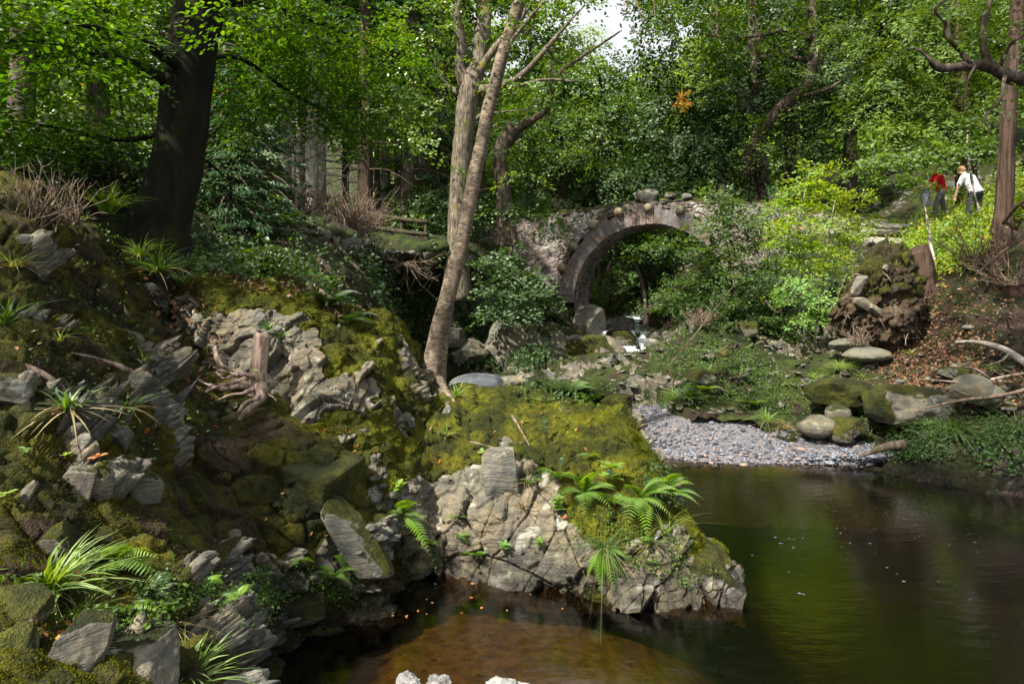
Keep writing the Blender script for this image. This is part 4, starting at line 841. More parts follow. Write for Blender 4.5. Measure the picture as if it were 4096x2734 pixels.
# shrub hanging by the abutment
tree('hanging_oak_sapling', 'blue green leafy sapling hanging over the dark cliff left of the bridge', 'tree',
  TR([(512, 300, 21.6, .06), (510, 280, 21.2, .05), (508, 262, 20.8, .04), (515, 240, 20.6, .02)]),
  LB([(500, 262, 20.2, 26, 10, 1), (508, 250, 20.6, 14, 7, 1), (520, 278, 20, 26, 9, 1), (500, 292, 19.8, 24, 9, 1), (535, 295, 20, 22, 9, 1), (510, 308, 19.8, 26, 10, 1), (548, 290, 20.8, 9, 4, 1), (490, 315, 20, 18, 8, 1)]),
  M['dark_bark'], M['lf_blue'], .12, L=.7, per=28, dens=1.6, up=1.2, droop=.2)
# right of bridge: shrubs
tree('young_beech_tree', 'dusky green young beech hiding the right end of the bridge', 'tree',
  TR([(735, 330, 17.2, .06), (732, 290, 17.2, .05), (728, 250, 17.2, .035), (722, 215, 17.2, .015), (718, 186, 17.2, .005)]),
  LB([(722, 200, 17.2, 15, 13, 1), (732, 215, 17.2, 26, 12, 1), (718, 228, 16.9, 30, 11, 1), (735, 243, 17.2, 34, 11, 1), (712, 256, 16.8, 36, 11, 1), (738, 268, 17, 38, 11, 1), (708, 280, 16.6, 38, 11, 1), (740, 292, 17, 38, 11, 1), (705, 303, 16.5, 34, 11, 1), (735, 315, 16.8, 36, 11, 1), (670, 245, 16.6, 26, 9, 1), (672, 300, 16.4, 22, 9, 1), (755, 228, 17.4, 16, 13, 1), (700, 192, 17.2, 8, 8, .5), (712, 318, 16.6, 30, 11, 1), (775, 300, 17.5, 18, 12, 1), (765, 325, 16.8, 22, 12, 1)]),
  M['dark_bark'], M['lf_dusk'], .08, L=.45, per=26, dens=1.7, up=1.6, droop=.12, jit=.25)
tree('broom_shrub', 'wispy grey green broom between the dusky young beech and the sunlit shrub', 'shrub',
  TR([(768, 270, 17.8, .03), (768, 245, 17.8, .02), (770, 215, 17.8, .01)]), LB([(768, 212, 17.8, 24, 18, 1), (760, 240, 17.8, 22, 20, 1)]), M['dark_bark'], M['lf_blue'], .09, t='needle', L=.4, per=30, dens=.6, up=.2, droop=-.8, width=.2)
tree('sunlit_hornbeam_shrub', 'bright yellow green sunlit shrub with pointed shoots right of the bridge', 'shrub',
  TR([(812, 300, 16.6, .05), (808, 270, 16.6, .04), (800, 230, 16.6, .03), (806, 180, 16.6, .01)]),
  LB([(806, 172, 16.5, 10, 14, 1), (824, 175, 16.5, 8, 12, 1), (800, 190, 16.5, 20, 12, 1), (822, 196, 16.6, 24, 12, 1), (795, 210, 16.4, 26, 11, 1), (835, 214, 16.7, 28, 11, 1), (850, 200, 16.8, 18, 9, 1), (800, 228, 16.2, 30, 10, 1), (842, 232, 16.6, 28, 10, 1), (790, 246, 16.2, 24, 9, 1), (825, 250, 16.3, 30, 9, 1), (805, 266, 16.2, 26, 8, 1), (840, 268, 16.5, 22, 8, 1), (862, 222, 16.9, 14, 8, 1), (788, 228, 16.2, 18, 12, 1)]),
  M['pale_bark'], M['lf_bright'], .078, branches=[TR([(812, 300, 16.6, .03), (825, 250, 16.6, .02), (835, 200, 16.6, .008)]), TR([(810, 290, 16.6, .03), (790, 250, 16.4, .015), (785, 225, 16.4, .006)]), TR([(850, 262, 16.9, .03), (848, 230, 16.9, .02), (858, 205, 16.9, .006)])],
  L=.42, per=22, dens=1.25, up=1.3, droop=.1, t='oval')
tree('yellowing_sapling', 'low yellow green sapling with drooping sprays left of the root mound', 'shrub',
  TR([(822, 335, 15.6, .03), (818, 310, 15.6, .022), (810, 285, 15.5, .012)]),
  LB([(800, 282, 15.4, 26, 6, 1), (820, 295, 15.3, 22, 6, 1), (798, 303, 15.2, 20, 5, 1), (825, 312, 15.2, 20, 6, 1), (808, 320, 15.2, 20, 6, 1), (838, 302, 15.6, 14, 8, 1), (785, 295, 15.6, 14, 5, 1)]),
  M['dark_bark'], M['lf_pale'], .075, L=.4, per=20, dens=1.1, up=1.4, droop=.15, t='oval')
tree('slender_oak_sapling', 'slender pale stemmed oak sapling beside the path right of the rotten stump', 'tree',
  TR([(936, 270, 15.8, .04), (930, 240, 15.8, .03), (926, 212, 15.8, .028), (919, 188, 15.8, .026), (912, 174, 15.8, .022), (900, 165, 15.9, .015)]),
  LB([(905, 160, 15.6, 30, 8, 1), (880, 165, 15.6, 26, 8, 1), (925, 150, 15.4, 26, 8, 1), (895, 180, 15.4, 26, 8, 1), (860, 170, 15.8, 18, 7, 1), (925, 172, 15.6, 16, 7, 1)]),
  M['pale_bark'], M['lf_oak'], .09, branches=[TR([(918, 184, 15.8, .015), (900, 177, 15.7, .01), (885, 172, 15.6, .004)]), TR([(923, 200, 15.8, .012), (930, 190, 15.8, .006), (934, 186, 15.8, .003)])], L=.45, per=20, dens=1.1, up=1.2)
tree('thin_oak_sapling', 'thin yellowish sapling stem in front of the walker in white', 'tree',
  TR([(980, 212, 16.6, .035), (975, 195, 16.6, .03), (970, 170, 16.6, .026), (967, 148, 16.6, .02), (968, 130, 16.6, .01)]),
  LB([(960, 150, 16.2, 20, 10, 1), (975, 140, 16.2, 20, 9, 1), (945, 165, 16.4, 16, 7, 1), (992, 160, 16.6, 12, 12, 1), (955, 190, 16.2, 14, 4, 1), (930, 185, 16.6, 14, 4, 1)]), M['pale_bark'], M['lf_mid'], .08, L=.4, per=18, dens=1.0)
tree('redwood_tree', 'tall fluted red brown trunk on the root covered bank at the right edge', 'tree',
  TR([(1000, 262, 15.0, .34), (1001, 240, 15.0, .22), (1004, 200, 15.0, .175), (1008, 130, 15.0, .155), (1013, 65, 15.0, .145), (1018, 0, 15.0, .135), (1022, -80, 15, .1)]),
  LB([(960, -20, 15, 50, 40, 1), (1040, 60, 15, 40, 60, 1)]), M['red_bark'], M['lf_yew'], .1, branches=[TR([(1004, 255, 14.9, .1), (1005, 230, 14.9, .09), (1009, 150, 14.9, .08), (1014, 60, 14.9, .06)]), TR([(994, 258, 15, .1), (998, 225, 15, .07), (1001, 180, 15, .03)]),
   TR([(1002, 225, 14.9, .05), (1018, 205, 14.4, .035), (1040, 195, 14, .02)]), TR([(1000, 250, 14.9, .06), (985, 262, 14.6, .03), (970, 268, 14.4, .01)])], L=.7, per=30, dens=.6, t='needle', seg=18)
# yew sprays hanging from the right
tree('yew_tree', 'wide yellow green yew with drooping feathery sprays above the path', 'tree',
  TR([(968, 215, 22, .35), (966, 170, 22, .3), (962, 120, 22, .26), (958, 60, 22, .2), (955, 0, 22, .12)]),
  LB([(900, 30, 20, 50, 14, 1), (950, 15, 20, 50, 16, 1), (870, 60, 20, 42, 12, 1), (930, 55, 19.5, 56, 12, 1), (890, 82, 19.5, 46, 10, 1), (955, 85, 19.5, 46, 12, 1), (880, 105, 19.5, 50, 9, 1), (940, 115, 19, 50, 9, 1), (890, 130, 19, 48, 8, 1), (950, 140, 19, 40, 8, 1), (905, 150, 19, 34, 7, 1), (1010, 60, 19, 40, 40, 1), (990, 110, 19, 36, 22, 1), (850, 30, 21, 26, 12, 1), (910, -30, 20, 90, 20, 1), (1010, 0, 19, 60, 30, 1), (1035, 150, 19, 40, 40, 1), (860, 90, 20, 22, 8, 1)]),
  M['red_bark'], M['lf_yew'], .16, branches=[TR([(966, 150, 22, .1), (930, 120, 20, .06), (890, 110, 19.4, .02)]), TR([(964, 110, 22, .1), (920, 80, 20, .06), (870, 62, 19.8, .02)]), TR([(960, 60, 22, .1), (920, 40, 20.5, .05), (880, 30, 20, .02)])], t='needle', L=.8, per=44, dens=.9, up=1.1, droop=.55, jit=.3, width=.35)
# gnarled limb from an oak just outside the frame
tree('gnarled_oak_tree', 'oak with bare gnarled twisting limbs and lobed leaves in the upper right corner', 'tree',
  TR([(1120, 420, 9.3, .3), (1115, 250, 9.4, .25), (1105, 120, 9.5, .22), (1075, 72, 9.5, .15), (1040, 77, 9.4, .11), (1015, 78, 9.3, .10), (985, 65, 9.2, .08), (962, 66, 9.1, .06), (940, 68, 9.0, .05), (928, 58, 8.9, .035), (920, 48, 8.9, .015)]),
  LB([(1000, 30, 9, 26, 14, 1), (960, 8, 9.2, 34, 10, 1), (1010, 100, 9.2, 26, 12, 1), (985, 120, 9.4, 24, 9, 1), (1000, -10, 9, 50, 14, 1), (930, 30, 9.6, 16, 7, 1), (900, 8, 9.6, 22, 7, 1), (970, 95, 9.6, 20, 8, 1), (1020, 55, 9, 12, 12, 1)]),
  M['dark_bark'], M['lf_oak'], .07, branches=[TR([(992, 68, 9.2, .06), (984, 50, 9.2, .05), (983, 25, 9.2, .05), (990, 0, 9.2, .04), (992, -30, 9.2, .03)]), TR([(970, 64, 9.1, .04), (960, 50, 9.1, .03), (950, 40, 9, .03), (945, 22, 9, .028), (935, 10, 9, .02), (950, -4, 9, .012)]),
   TR([(1005, 76, 9.2, .03), (1000, 100, 9.1, .02), (985, 118, 9.1, .012), (992, 135, 9.1, .006)]), TR([(975, 66, 9.1, .02), (968, 80, 9, .012), (966, 98, 9, .004)]), TR([(1000, 66, 9.2, .03), (1010, 45, 9.1, .02), (1030, 30, 9, .01)]), TR([(925, 54, 8.9, .02), (915, 48, 8.9, .012), (905, 50, 8.9, .004)])], t='oval', L=.45, per=16, dens=.9)
# great beech and leaning oak beyond the bridge
tree('drooping_beech_tree', 'great dark beech beyond the bridge with foliage hanging down to its trunk', 'tree',
  TR([(757, 222, 29, .6), (758, 195, 29, .42), (760, 160, 29, .36), (756, 110, 29, .3), (754, 40, 29, .25), (752, -30, 29, .15)]),
  LB([(700, 60, 28, 46, 30, 1), (760, 50, 29, 50, 36, 1), (680, 110, 27.5, 42, 30, 1), (730, 110, 28, 46, 34, 1), (700, 150, 27, 44, 26, 1), (740, 160, 28, 30, 22, 1), (670, 175, 27, 30, 18, 1), (710, 180, 27, 30, 14, 1), (790, 90, 29, 44, 34, 1), (810, 140, 29.5, 36, 26, 1), (650, 140, 27.5, 26, 24, 1), (655, 35, 28, 22, 26, 1), (650, 80, 28, 26, 20, 1), (650, 0, 28, 18, 16, 1), (780, 0, 30, 90, 36, 1), (840, 60, 30, 40, 50, 1)]),
  M['dark_bark'], M['lf_dark'], .16, L=1.1, per=40, dens=1.0, droop=.75, up=.7, branches=[TR([(758, 100, 29, .15), (720, 90, 28, .08), (680, 100, 27.5, .03)]), TR([(756, 60, 29, .15), (800, 50, 29, .08), (830, 60, 29, .03)])])
tree('leaning_oak_tree', 'dark barked oak with a stout slanting limb in front of the great beech', 'tree',
  TR([(745, 175, 27, .24), (752, 150, 26.5, .23), (764, 130, 26, .22), (776, 114, 25.5, .22), (792, 98, 25.2, .22), (806, 86, 25, .20), (812, 66, 25, .19), (815, 44, 25, .18), (812, 20, 25, .17), (812, -20, 25, .15)]),
  LB([(700, 20, 25, 50, 14, 1), (760, 35, 24.6, 44, 14, 1), (730, 55, 24.8, 40, 12, 1), (800, 40, 24.4, 36, 12, 1), (840, 25, 24.6, 34, 12, 1), (690, 45, 25.2, 36, 12, 1), (820, 80, 24.4, 26, 9, 1), (790, 70, 24.4, 28, 8, 1), (750, -10, 25, 90, 20, 1), (680, 5, 26, 40, 18, 1), (850, 50, 24.8, 20, 12, 1), (720, 85, 25, 26, 9, 1), (835, 100, 24.4, 20, 8, 1), (770, 150, 25.4, 30, 14, 1), (745, 125, 25.4, 22, 12, 1), (800, 112, 24.2, 14, 6, 1)]),
  M['dark_bark'], M['lf_oak'], .13, high=[((3.5, 21, 15), (2, 1.6, 1.3)), ((6.5, 21, 15.4), (2.3, 1.8, 1.3)), ((9.5, 20.5, 15.2), (2, 1.8, 1.2)), ((5, 24, 16), (2.2, 2, 1.2)), ((8, 24.5, 16.5), (2.5, 2, 1.3))], branches=[TR([(812, 40, 25, .12), (790, 30, 24.8, .1), (765, 34, 24.6, .08), (735, 38, 24.6, .05), (700, 34, 24.8, .02)]), TR([(790, 98, 25.2, .12), (825, 90, 24.8, .08), (850, 75, 24.6, .03)]),  # high: unseen clumps added to darken the wood beyond the bridge
   TR([(765, 34, 24.6, .05), (745, 50, 24.5, .03), (725, 66, 24.5, .01)]), TR([(813, 60, 25, .1), (785, 55, 25, .07), (770, 40, 25, .03)])], L=.9, per=24, dens=.85, up=1.0)
V, F, r_ = merge([sprays(P(682, 97, 23.6), (.28, .2, .42), 9, 12, .35, .13, 'oval')[0]] + [tube([P(682, 97, 23.6), P(682 + dx_, 97 + dy_, 23.6), P(682 + 1.8 * dx_, 99 + 1.8 * dy_, 23.6)], [.02, .012, .004], 5, sub=2) for dx_, dy_ in ((0, -9), (4, 4), (-4, 3), (1, 7), (-3, -4), (5, -3))])
tag(mk('autumn_sprig', V, F, M['lf_autumn'], None, False, {'rnd': r_}), 'sprig of orange autumn leaves hanging in front of the great dark beech', 'autumn leaves')
# ---------------- the wood behind ----------------
def gz(x, y): return float(ground_z(np.array(x, float), np.array(y, float)))
def hz(px, Y, default):
    return P(px, default, Y)
wood = [ # px, base py, Y, height, crown radius, material, bark, label
 (600, 235, 34, 17, 4.2, 'lf_blue', 'dark_bark', 'grey green rounded tree standing just beyond the top of the bridge arch'),
 (560, 228, 33, 8, 3.2, 'lf_mid', 'dark_bark', 'mid green tree beyond the bridge, next right of the snapped oak'),
 (640, 240, 42, 17, 5.0, 'lf_far', 'dark_bark', 'light green tree far behind the middle of the bridge, under the gap of sky'),
 (690, 225, 40, 20, 5.5, 'lf_far', 'oak_bark', 'tall light green tree bordering the right side of the sky gap'),
 (720, 220, 36, 21, 5.0, 'lf_mid', 'dark_bark', 'tall mid green tree behind the great dark beech'),
 (530, 215, 44, 17, 5.0, 'lf_far', 'oak_bark', 'light green tree far off between the birch and the snapped oak'),
 (480, 215, 40, 20, 5.0, 'lf_mid', 'oak_bark', 'tall woodland tree seen between the pale oak and the leaning birch'),
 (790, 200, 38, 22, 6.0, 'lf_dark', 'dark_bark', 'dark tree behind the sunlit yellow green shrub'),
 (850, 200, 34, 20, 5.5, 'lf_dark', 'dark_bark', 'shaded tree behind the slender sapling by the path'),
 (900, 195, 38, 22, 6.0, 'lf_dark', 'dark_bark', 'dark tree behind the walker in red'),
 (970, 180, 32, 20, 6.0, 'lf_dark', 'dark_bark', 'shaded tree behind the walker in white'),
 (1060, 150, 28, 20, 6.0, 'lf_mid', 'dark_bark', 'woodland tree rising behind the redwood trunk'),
 (205, 205, 24, 14, 4.0, 'lf_mid', 'dark_bark', 'mid green tree immediately behind the big dark trunk'),
 (200, 190, 30, 20, 6.0, 'lf_dark', 'dark_bark', 'dark tree seen behind the big leaning trunk'),
 (100, 150, 24, 18, 5.5, 'lf_mid', 'dark_bark', 'woodland tree behind the low beech branches on the left'),
 (20, 140, 20, 16, 5.0, 'lf_beech', 'dark_bark', 'bright leaved tree behind the crest at the far left'),
 (-60, 130, 24, 18, 5.5, 'lf_dark', 'dark_bark', 'dark tree beyond the left edge of the bank'),
 (300, 205, 42, 22, 6.0, 'lf_dark', 'dark_bark', 'dark tree deep in the wood behind the pale conifer trunks'),
 (400, 215, 40, 20, 6.0, 'lf_dark', 'dark_bark', 'dark tree deep in the wood behind the wooden fence'),
 (440, 218, 30, 16, 4.0, 'lf_mid', 'dark_bark', 'leafy tree just left of the pale oak'),
]
for i, (px, py, Y, H, CRd, mt, bk_, lab) in enumerate(wood):
    b = P(px, py, Y); 
    if px in (600, 640, 690, 530): H = min(H, (py - {600: 92, 640: 92, 690: 50, 530: 10}[px]) * Y / F_PX + .5)
    woodtree(b, H, CRd, i + 11, M[bk_], M[mt], label=lab, leaf=.155 if Y < 36 else .19, L=1.3, per=50, dens=.85, r0=.3, group='broadleaf trees of the wood', first=.15)
# trees on the slope seen through the arch
for i, (px, py, Y, H, CRd, mt, lab) in enumerate([(612, 300, 33, 5, 1.6, 'lf_mid', 'small tree on the far slope seen through the left of the arch'), (640, 285, 38, 7, 2.4, 'lf_blue', 'soft green tree seen through the middle of the arch'), (672, 290, 35, 6, 2.2, 'lf_mid', 'small leafy tree seen through the right of the arch'), (600, 280, 42, 7, 2.5, 'lf_dark', 'dark small tree deep behind the left arch pillar')]):
    woodtree(P(px, py, Y), H, CRd, i + 61, M['dark_bark'], M[mt], label=lab, leaf=.15, L=.8, per=26, dens=1.0, r0=.1, group='small trees seen through the arch', first=.2, nb=8)
# conifers behind the fence
con = [(312, 214, 26, .25, 'pale_bark', 'pale conifer trunk, left one of a lit pair beyond the fence', .45), (321, 216, 27, .22, 'pale_bark', 'pale conifer trunk, right one of a lit pair beyond the fence', .45),
       (365, 222, 22.5, .28, 'red_bark', 'brown conifer trunk rising behind the twiggy pale shrub', .4), (406, 226, 25, .26, 'dark_bark', 'straight conifer trunk behind the fence rails', .42),
       (386, 223, 28, .22, 'oak_bark', 'ivy clad trunk behind the fence', .5), (288, 210, 30, .2, 'pale_bark', 'thin pale trunk left of the lit pair', .5), (345, 215, 34, .2, 'dark_bark', 'thin dark trunk between the lit pair and the brown conifer', .5),
       (232, 195, 28, .16, 'pale_bark', 'slim pale trunk just right of the big dark trunk', .5), (425, 222, 27, .3, 'dark_bark', 'dark drooping spruce beside the pale oak', .06), (300, 208, 38, .2, 'pale_bark', 'distant thin trunk just left of the lit pair', .5), (378, 214, 40, .2, 'dark_bark', 'distant thin dark trunk behind the brown conifer', .5)]
for i, (px, py, Y, r, bk_, lab, dead) in enumerate(con):
    conifer(P(px, py, Y), 15 if i != 8 else 9.5, 2.6 if i != 8 else 2.6, M[bk_], M['lf_con'], lab, seed=i, first=.04 if i == 8 else .12, r0=r, dead=dead)
conifer(P(228, 255, 13.5), 4.2, 1.4, M['dark_bark'], M['lf_con'], 'young feathery spruce just right of the big dark trunk', 77, first=.05, r0=.06, group='young conifers', nl=90, nsz=.13, nd=190)
conifer(P(262, 245, 16), 4.0, 1.4, M['dark_bark'], M['lf_blue'], 'grey green young conifer above the undergrowth slope', 78, first=.05, r0=.06, group='young conifers', nl=80, nsz=.13, nd=190)
# far-off wood reading as one mass
L_ = []
for k in range(230):
    a = rng.uniform(-.9, .9); Yk = rng.uniform(52, 75); x = a * Yk; px_ = CX + F_PX * x / Yk
    h = rng.uniform(-3, 20); 
    if 510 < px_ < 690: h = min(h, rng.uniform(-3, 3.5 + 7.0 * max(abs(px_ - 600) / 60 - .4, 0)))
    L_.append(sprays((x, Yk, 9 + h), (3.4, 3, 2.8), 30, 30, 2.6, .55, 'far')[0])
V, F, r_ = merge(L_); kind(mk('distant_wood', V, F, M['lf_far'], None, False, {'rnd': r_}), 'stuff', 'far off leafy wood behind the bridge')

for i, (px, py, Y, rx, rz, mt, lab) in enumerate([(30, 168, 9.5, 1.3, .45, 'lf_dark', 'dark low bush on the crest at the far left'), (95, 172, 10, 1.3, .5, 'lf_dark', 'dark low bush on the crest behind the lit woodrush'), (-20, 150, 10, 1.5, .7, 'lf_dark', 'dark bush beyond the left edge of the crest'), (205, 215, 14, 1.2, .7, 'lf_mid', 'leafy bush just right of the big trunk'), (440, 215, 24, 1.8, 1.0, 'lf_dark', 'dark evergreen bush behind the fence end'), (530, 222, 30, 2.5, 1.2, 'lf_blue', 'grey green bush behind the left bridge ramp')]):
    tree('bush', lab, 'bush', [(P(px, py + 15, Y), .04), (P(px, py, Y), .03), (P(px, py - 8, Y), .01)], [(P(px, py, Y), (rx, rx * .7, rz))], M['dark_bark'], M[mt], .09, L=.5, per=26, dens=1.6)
# ---------------- fence, stumps, root mound, people ----------------
fe = thing('rail_fence', 'old mossy wooden post and rail fence along the crest behind the twiggy shrub', 'fence', P(405, 232, 21.5))
for a, b in (((372, 214, 21.6), (428, 222, 21.2)), ((372, 227, 21.6), (428, 234, 21.2)), ((306, 194, 23), (330, 198, 22.4))):
    V, F, _ = tube(Q(a, ((a[0] + b[0]) / 2, (a[1] + b[1]) / 2 + .6, (a[2] + b[2]) / 2), b), [.07, .075, .065], 8, .012, 8, 2, sub=5); mk('rail', V, F, M['rail'], fe, True)
for a in ((376, 214, 21.65), (402, 217, 21.45), (426, 219, 21.25)):
    V, F, _ = tube(Q(a, (a[0], a[1] + 26, a[2])), [.065, .07], 8, .01, 8, 4, sub=5); mk('post', V, F, M['rail'], fe, True)
V, F, _ = tube(Q((330, 196, 22.5), (320, 212, 22.5)), [.05, .055], 8, .01, 8, 4, sub=5); mk('brace', V, F, M['rail'], fe, True)

def stump(name, label, trunk, roots, bark, flute=0, cutmat=None):
    th = thing(name, label, 'tree stump', trunk[0][0])
    parts = [tube([p for p, r in trunk], [r for p, r in trunk], 40, .03 if trunk[0][1] > .2 else .010, 11 if trunk[0][1] > .2 else 18, 4, sub=14, flute=flute)]
    V, F, _ = merge(parts); mk('trunk', V, F, bark, th, True)
    if roots:
        for r_ in roots:
            V, F, _ = tube([p for p, r in r_], [r * .8 for p, r in r_], 10, .018, 16, int(rng.integers(50)), sub=8); mk('root', V, F, bark, th, True)
    return th
stump('pale_stump', 'bare pinkish dead stump with spreading roots in front of the slate face',
  TR([(256, 392, 7.12, .12), (257.5, 382, 7.1, .10), (259, 368, 7.1, .084), (261, 352, 7.1, .079), (263, 336, 7.1, .085), (263.5, 333.5, 7.1, .07)]),
  [TR([(257, 380, 7.05, .04), (246, 374, 6.95, .03), (236, 374, 6.9, .02), (222, 370, 6.9, .012), (212, 372, 6.9, .004)]), TR([(258, 386, 7.0, .035), (246, 392, 6.9, .028), (232, 394, 6.85, .018), (218, 399, 6.8, .008)]), TR([(256, 372, 7.1, .05), (246, 378, 7.05, .04), (232, 382, 7.0, .03), (214, 387, 6.9, .015), (205, 392, 6.8, .006)]), TR([(257, 384, 7.05, .05), (242, 385, 7.0, .045), (225, 388, 6.95, .03), (208, 384, 6.95, .02), (196, 378, 7.0, .01)]),
   TR([(260, 384, 7.0, .075), (262, 394, 6.95, .07), (256, 403, 6.85, .055), (247, 411, 6.75, .04), (240, 420, 6.7, .02)]), TR([(262, 392, 6.95, .04), (257, 398, 6.85, .035), (247, 402, 6.8, .03), (238, 412, 6.75, .012)]), TR([(256, 380, 7.08, .03), (240, 372, 7.05, .025), (225, 378, 7.0, .02), (216, 372, 7.1, .01)]),
   TR([(262, 392, 7.0, .03), (272, 396, 6.95, .02), (276, 400, 6.9, .008)]), TR([(215, 346, 7.0, .03), (218, 360, 6.95, .035), (224, 366, 6.95, .02), (230, 368, 7.0, .01)])], M['root'], flute=.5)
stump('rotten_stump', 'rotten reddish splintered stump with ivy behind the upturned root mound',
  TR([(925, 295, 15.6, .3), (923, 272, 15.6, .26), (921, 258, 15.6, .23), (919, 251, 15.6, .22), (917, 247, 15.6, .16)]), [], M['red_bark'], flute=1.2)
# upturned root plate
rp = thing('root_mound', 'large upturned root plate packed with soil, moss and slabs of slate', 'root mound', P(878, 335, 14.6))
V, F = boulder(P(877, 294, 14.6), (.80, .6, 1.0), 31, 6, 6, .22, (0, .1, .3), fine=.05, box=.35)
N_ = unit(V - P(877, 292, 14.6)); V = rockify(V, N_, blocks=((.40, .18), (.14, .035)), fb=(1.6, .2), fine=(14, .03), seed=77, crack=.06, cw=.12)
M['mound'] = m_rock('root_mound_soil', light=(.10, .075, .05), dark=(.035, .023, .016), moss=(.11, .11, .010), moss2=(.03, .032, .006), thr=.85, lich=.12, wet=False, soil=((.022, .014, .009), (.07, .042, .025)))
mk('earth', V, F, M['mound'], rp, True, {'bare': np.clip(-N_[:, 2] * .8 + fbm(V, 2.2, 3, 4) * 1.3 + .05, -1, 1)})
for i, (px, py, r_, sd) in enumerate([(858, 284, (.14, .07, .26), 4), (864, 303, (.26, .07, .12), 6), (876, 310, (.18, .06, .09), 9), (886, 268, (.07, .05, .08), 3)]):
    V, F = boulder(P(px, py, 13.86), r_, sd, 8, 4, .05, (0, .5, .2), box=.6); mk('slate_slab', V, F, M['stone'], rp, True, attrb(V, .6))
parts = []
for k in range(34):
    c = P(rng.uniform(842, 912), rng.uniform(255, 335), 13.95 + rng.uniform(-.1, .3)); d = rvec(1)[0] * .25; d[1] = -abs(d[1]) * .6; d[2] -= .12
    parts.append(tube([c - d * .3, c + d * .4 + rvec(1)[0] * .04, c + d + np.array([0, 0, -.08])], [.010, .007, .003], 4, sub=2, cap=False))
V, F, _ = merge(parts); kind(mk('roots', V, F, M['root'], rp, True), 'stuff')
th_ = rp

def mat_cloth(name, a): return m_plain(name, a, tuple(c * .8 for c in a), .85, 30, .003, .2)
M['skin'] = m_plain('skin', (.55, .33, .24), (.48, .28, .2), .6, 15, .001, .3)
def body_mesh(name, chains, blobs, mat, parent, vox=.012, sm=3):
    parts = [tube(p, r, 14, 0, sub=4) for p, r in chains]
    for c, r in blobs:
        V, F = boulder(c, r, 1, 0, 3, 0, fine=0); parts.append((V, [F]))
    V, F, _ = merge(parts); o = mk(name, V, F, mat, parent, True)
    m = o.modifiers.new('join', 'REMESH'); m.mode = 'VOXEL'; m.voxel_size = vox; m.use_smooth_shade = True
    m2 = o.modifiers.new('soften', 'SMOOTH'); m2.factor = .5; m2.iterations = sm
    return o
def person(base, face, label, shirt, trousers, hair, lean=.0, arms=None, stride=.3, sleeve=.5, name='person'):
    """base: point between the feet; face: heading angle; lean: forward lean of the trunk in radians"""
    base = np.array(base); f = np.array([cos(face), sin(face), 0]); s_ = np.array([-sin(face), cos(face), 0]); up = np.array([0, 0, 1.])
    th = thing(name, label, 'person', base)
    hip = base + up * .92; ax = f * math.sin(lean) + up * math.cos(lean); chest = hip + ax * .42; neck = hip + ax * .56; ax2 = f * math.sin(lean * 1.2 + .15) + up * math.cos(lean * 1.2 + .15); head = neck + ax2 * .17
    ch = [([hip, hip + ax * .18, chest, neck - ax * .02], [.135, .12, .145, .075]), ([neck - ax * .04, neck + ax2 * .08], [.055, .052]), ([chest + s_ * .17 + ax * .06, chest - s_ * .17 + ax * .06], [.065, .065])]
    legs, shoes, sl, tr_ = [], [], [], []
    for sg, ph in ((1, 1), (-1, -1)):
        h = hip + s_ * .09 * sg; ft = base + s_ * .1 * sg + f * stride * ph + up * .07; kn = (h + ft) / 2 + f * .07 + up * .02
        legs.append(([h + up * .02, kn, ft], [.09, .058, .042])); tr_.append(([h + up * .02, kn, ft + up * .02], [.108, .078, .07])); shoes.append(([ft - f * .06 - up * .03, ft + f * .15 - up * .04], [.05, .038]))
        sh = chest + s_ * .19 * sg + ax * .07; el, ha = arms[0 if sg > 0 else 1] if arms else ((.03, -.27), (.1, -.5))
        e = sh + f * el[0] + up * el[1] + s_ * .05 * sg; w_ = sh + f * ha[0] + up * ha[1] + s_ * .04 * sg; fw = unit(w_ - e)
        ch.append(([sh, e, w_], [.05, .038, .026])); sl.append(([sh, sh + (e - sh) * (sleeve + .4)], [.068, .058]))
        pal = w_ + fw * .05; ch.append(([w_, pal], [.026, .032]))
        for q, (o_, l_) in enumerate(((-.026, .07), (-.009, .08), (.009, .075), (.026, .06))):
            r0 = pal + f * o_ + fw * .02; ch.append(([r0, r0 + fw * l_ * .5, r0 + fw * l_ - s_ * sg * .02], [.010, .0095, .008]))
        ch.append(([w_ + fw * .02, w_ + fw * .05 + f * .04, w_ + fw * .08 + f * .05], [.012, .011, .009]))
    ch += legs + [(a, b) for a, b in shoes]
    bl = [(head, (.078, .078, .11)), (head + f * .09 - up * .015, (.014, .014, .018)), (head + f * .06 - up * .06, (.035, .04, .03))] + [(head + s_ * g_ * .08, (.015, .012, .03)) for g_ in (-1, 1)]
    body_mesh('body', ch, bl, M['skin'], th, .009, 2)
    body_mesh('shirt', [([hip - ax * .04, hip + ax * .18, chest, neck - ax * .01], [.165, .145, .17, .085]), ([chest + s_ * .18 + ax * .06, chest - s_ * .18 + ax * .06], [.085, .085])] + sl, [], shirt, th)
    body_mesh('trousers', tr_ + [([hip - up * .02, hip + ax * .06], [.14, .145])], [], trousers, th)
    for c in shoes: body_mesh('shoe', [c], [], M['beech_bark'], th, .01, 1)
    body_mesh('hair', [([head + up * .03 - f * .03, head - f * .05 - up * .03], [.085, .075])], [(head + up * .04 - f * .015, (.088, .086, .085))], hair, th, .01, 2)
    for g_ in (-1, 1):
        V, F = boulder(head + f * .078 + s_ * g_ * .03 + up * .01, (.01, .012, .008), 1, 0, 2, 0); mk('eye', V, F, M['beech_bark'], th, True)
    V, F = boulder(head + f * .078 - up * .045, (.008, .024, .006), 1, 0, 2, 0); mk('mouth', V, F, mat_lip, th, True)
    return th, (chest, f, s_, up)
mat_lip = m_plain('lips', (.35, .12, .1)); hairb = m_plain('brown_hair', (.16, .08, .035), (.28, .16, .08), .6, 40, .01)
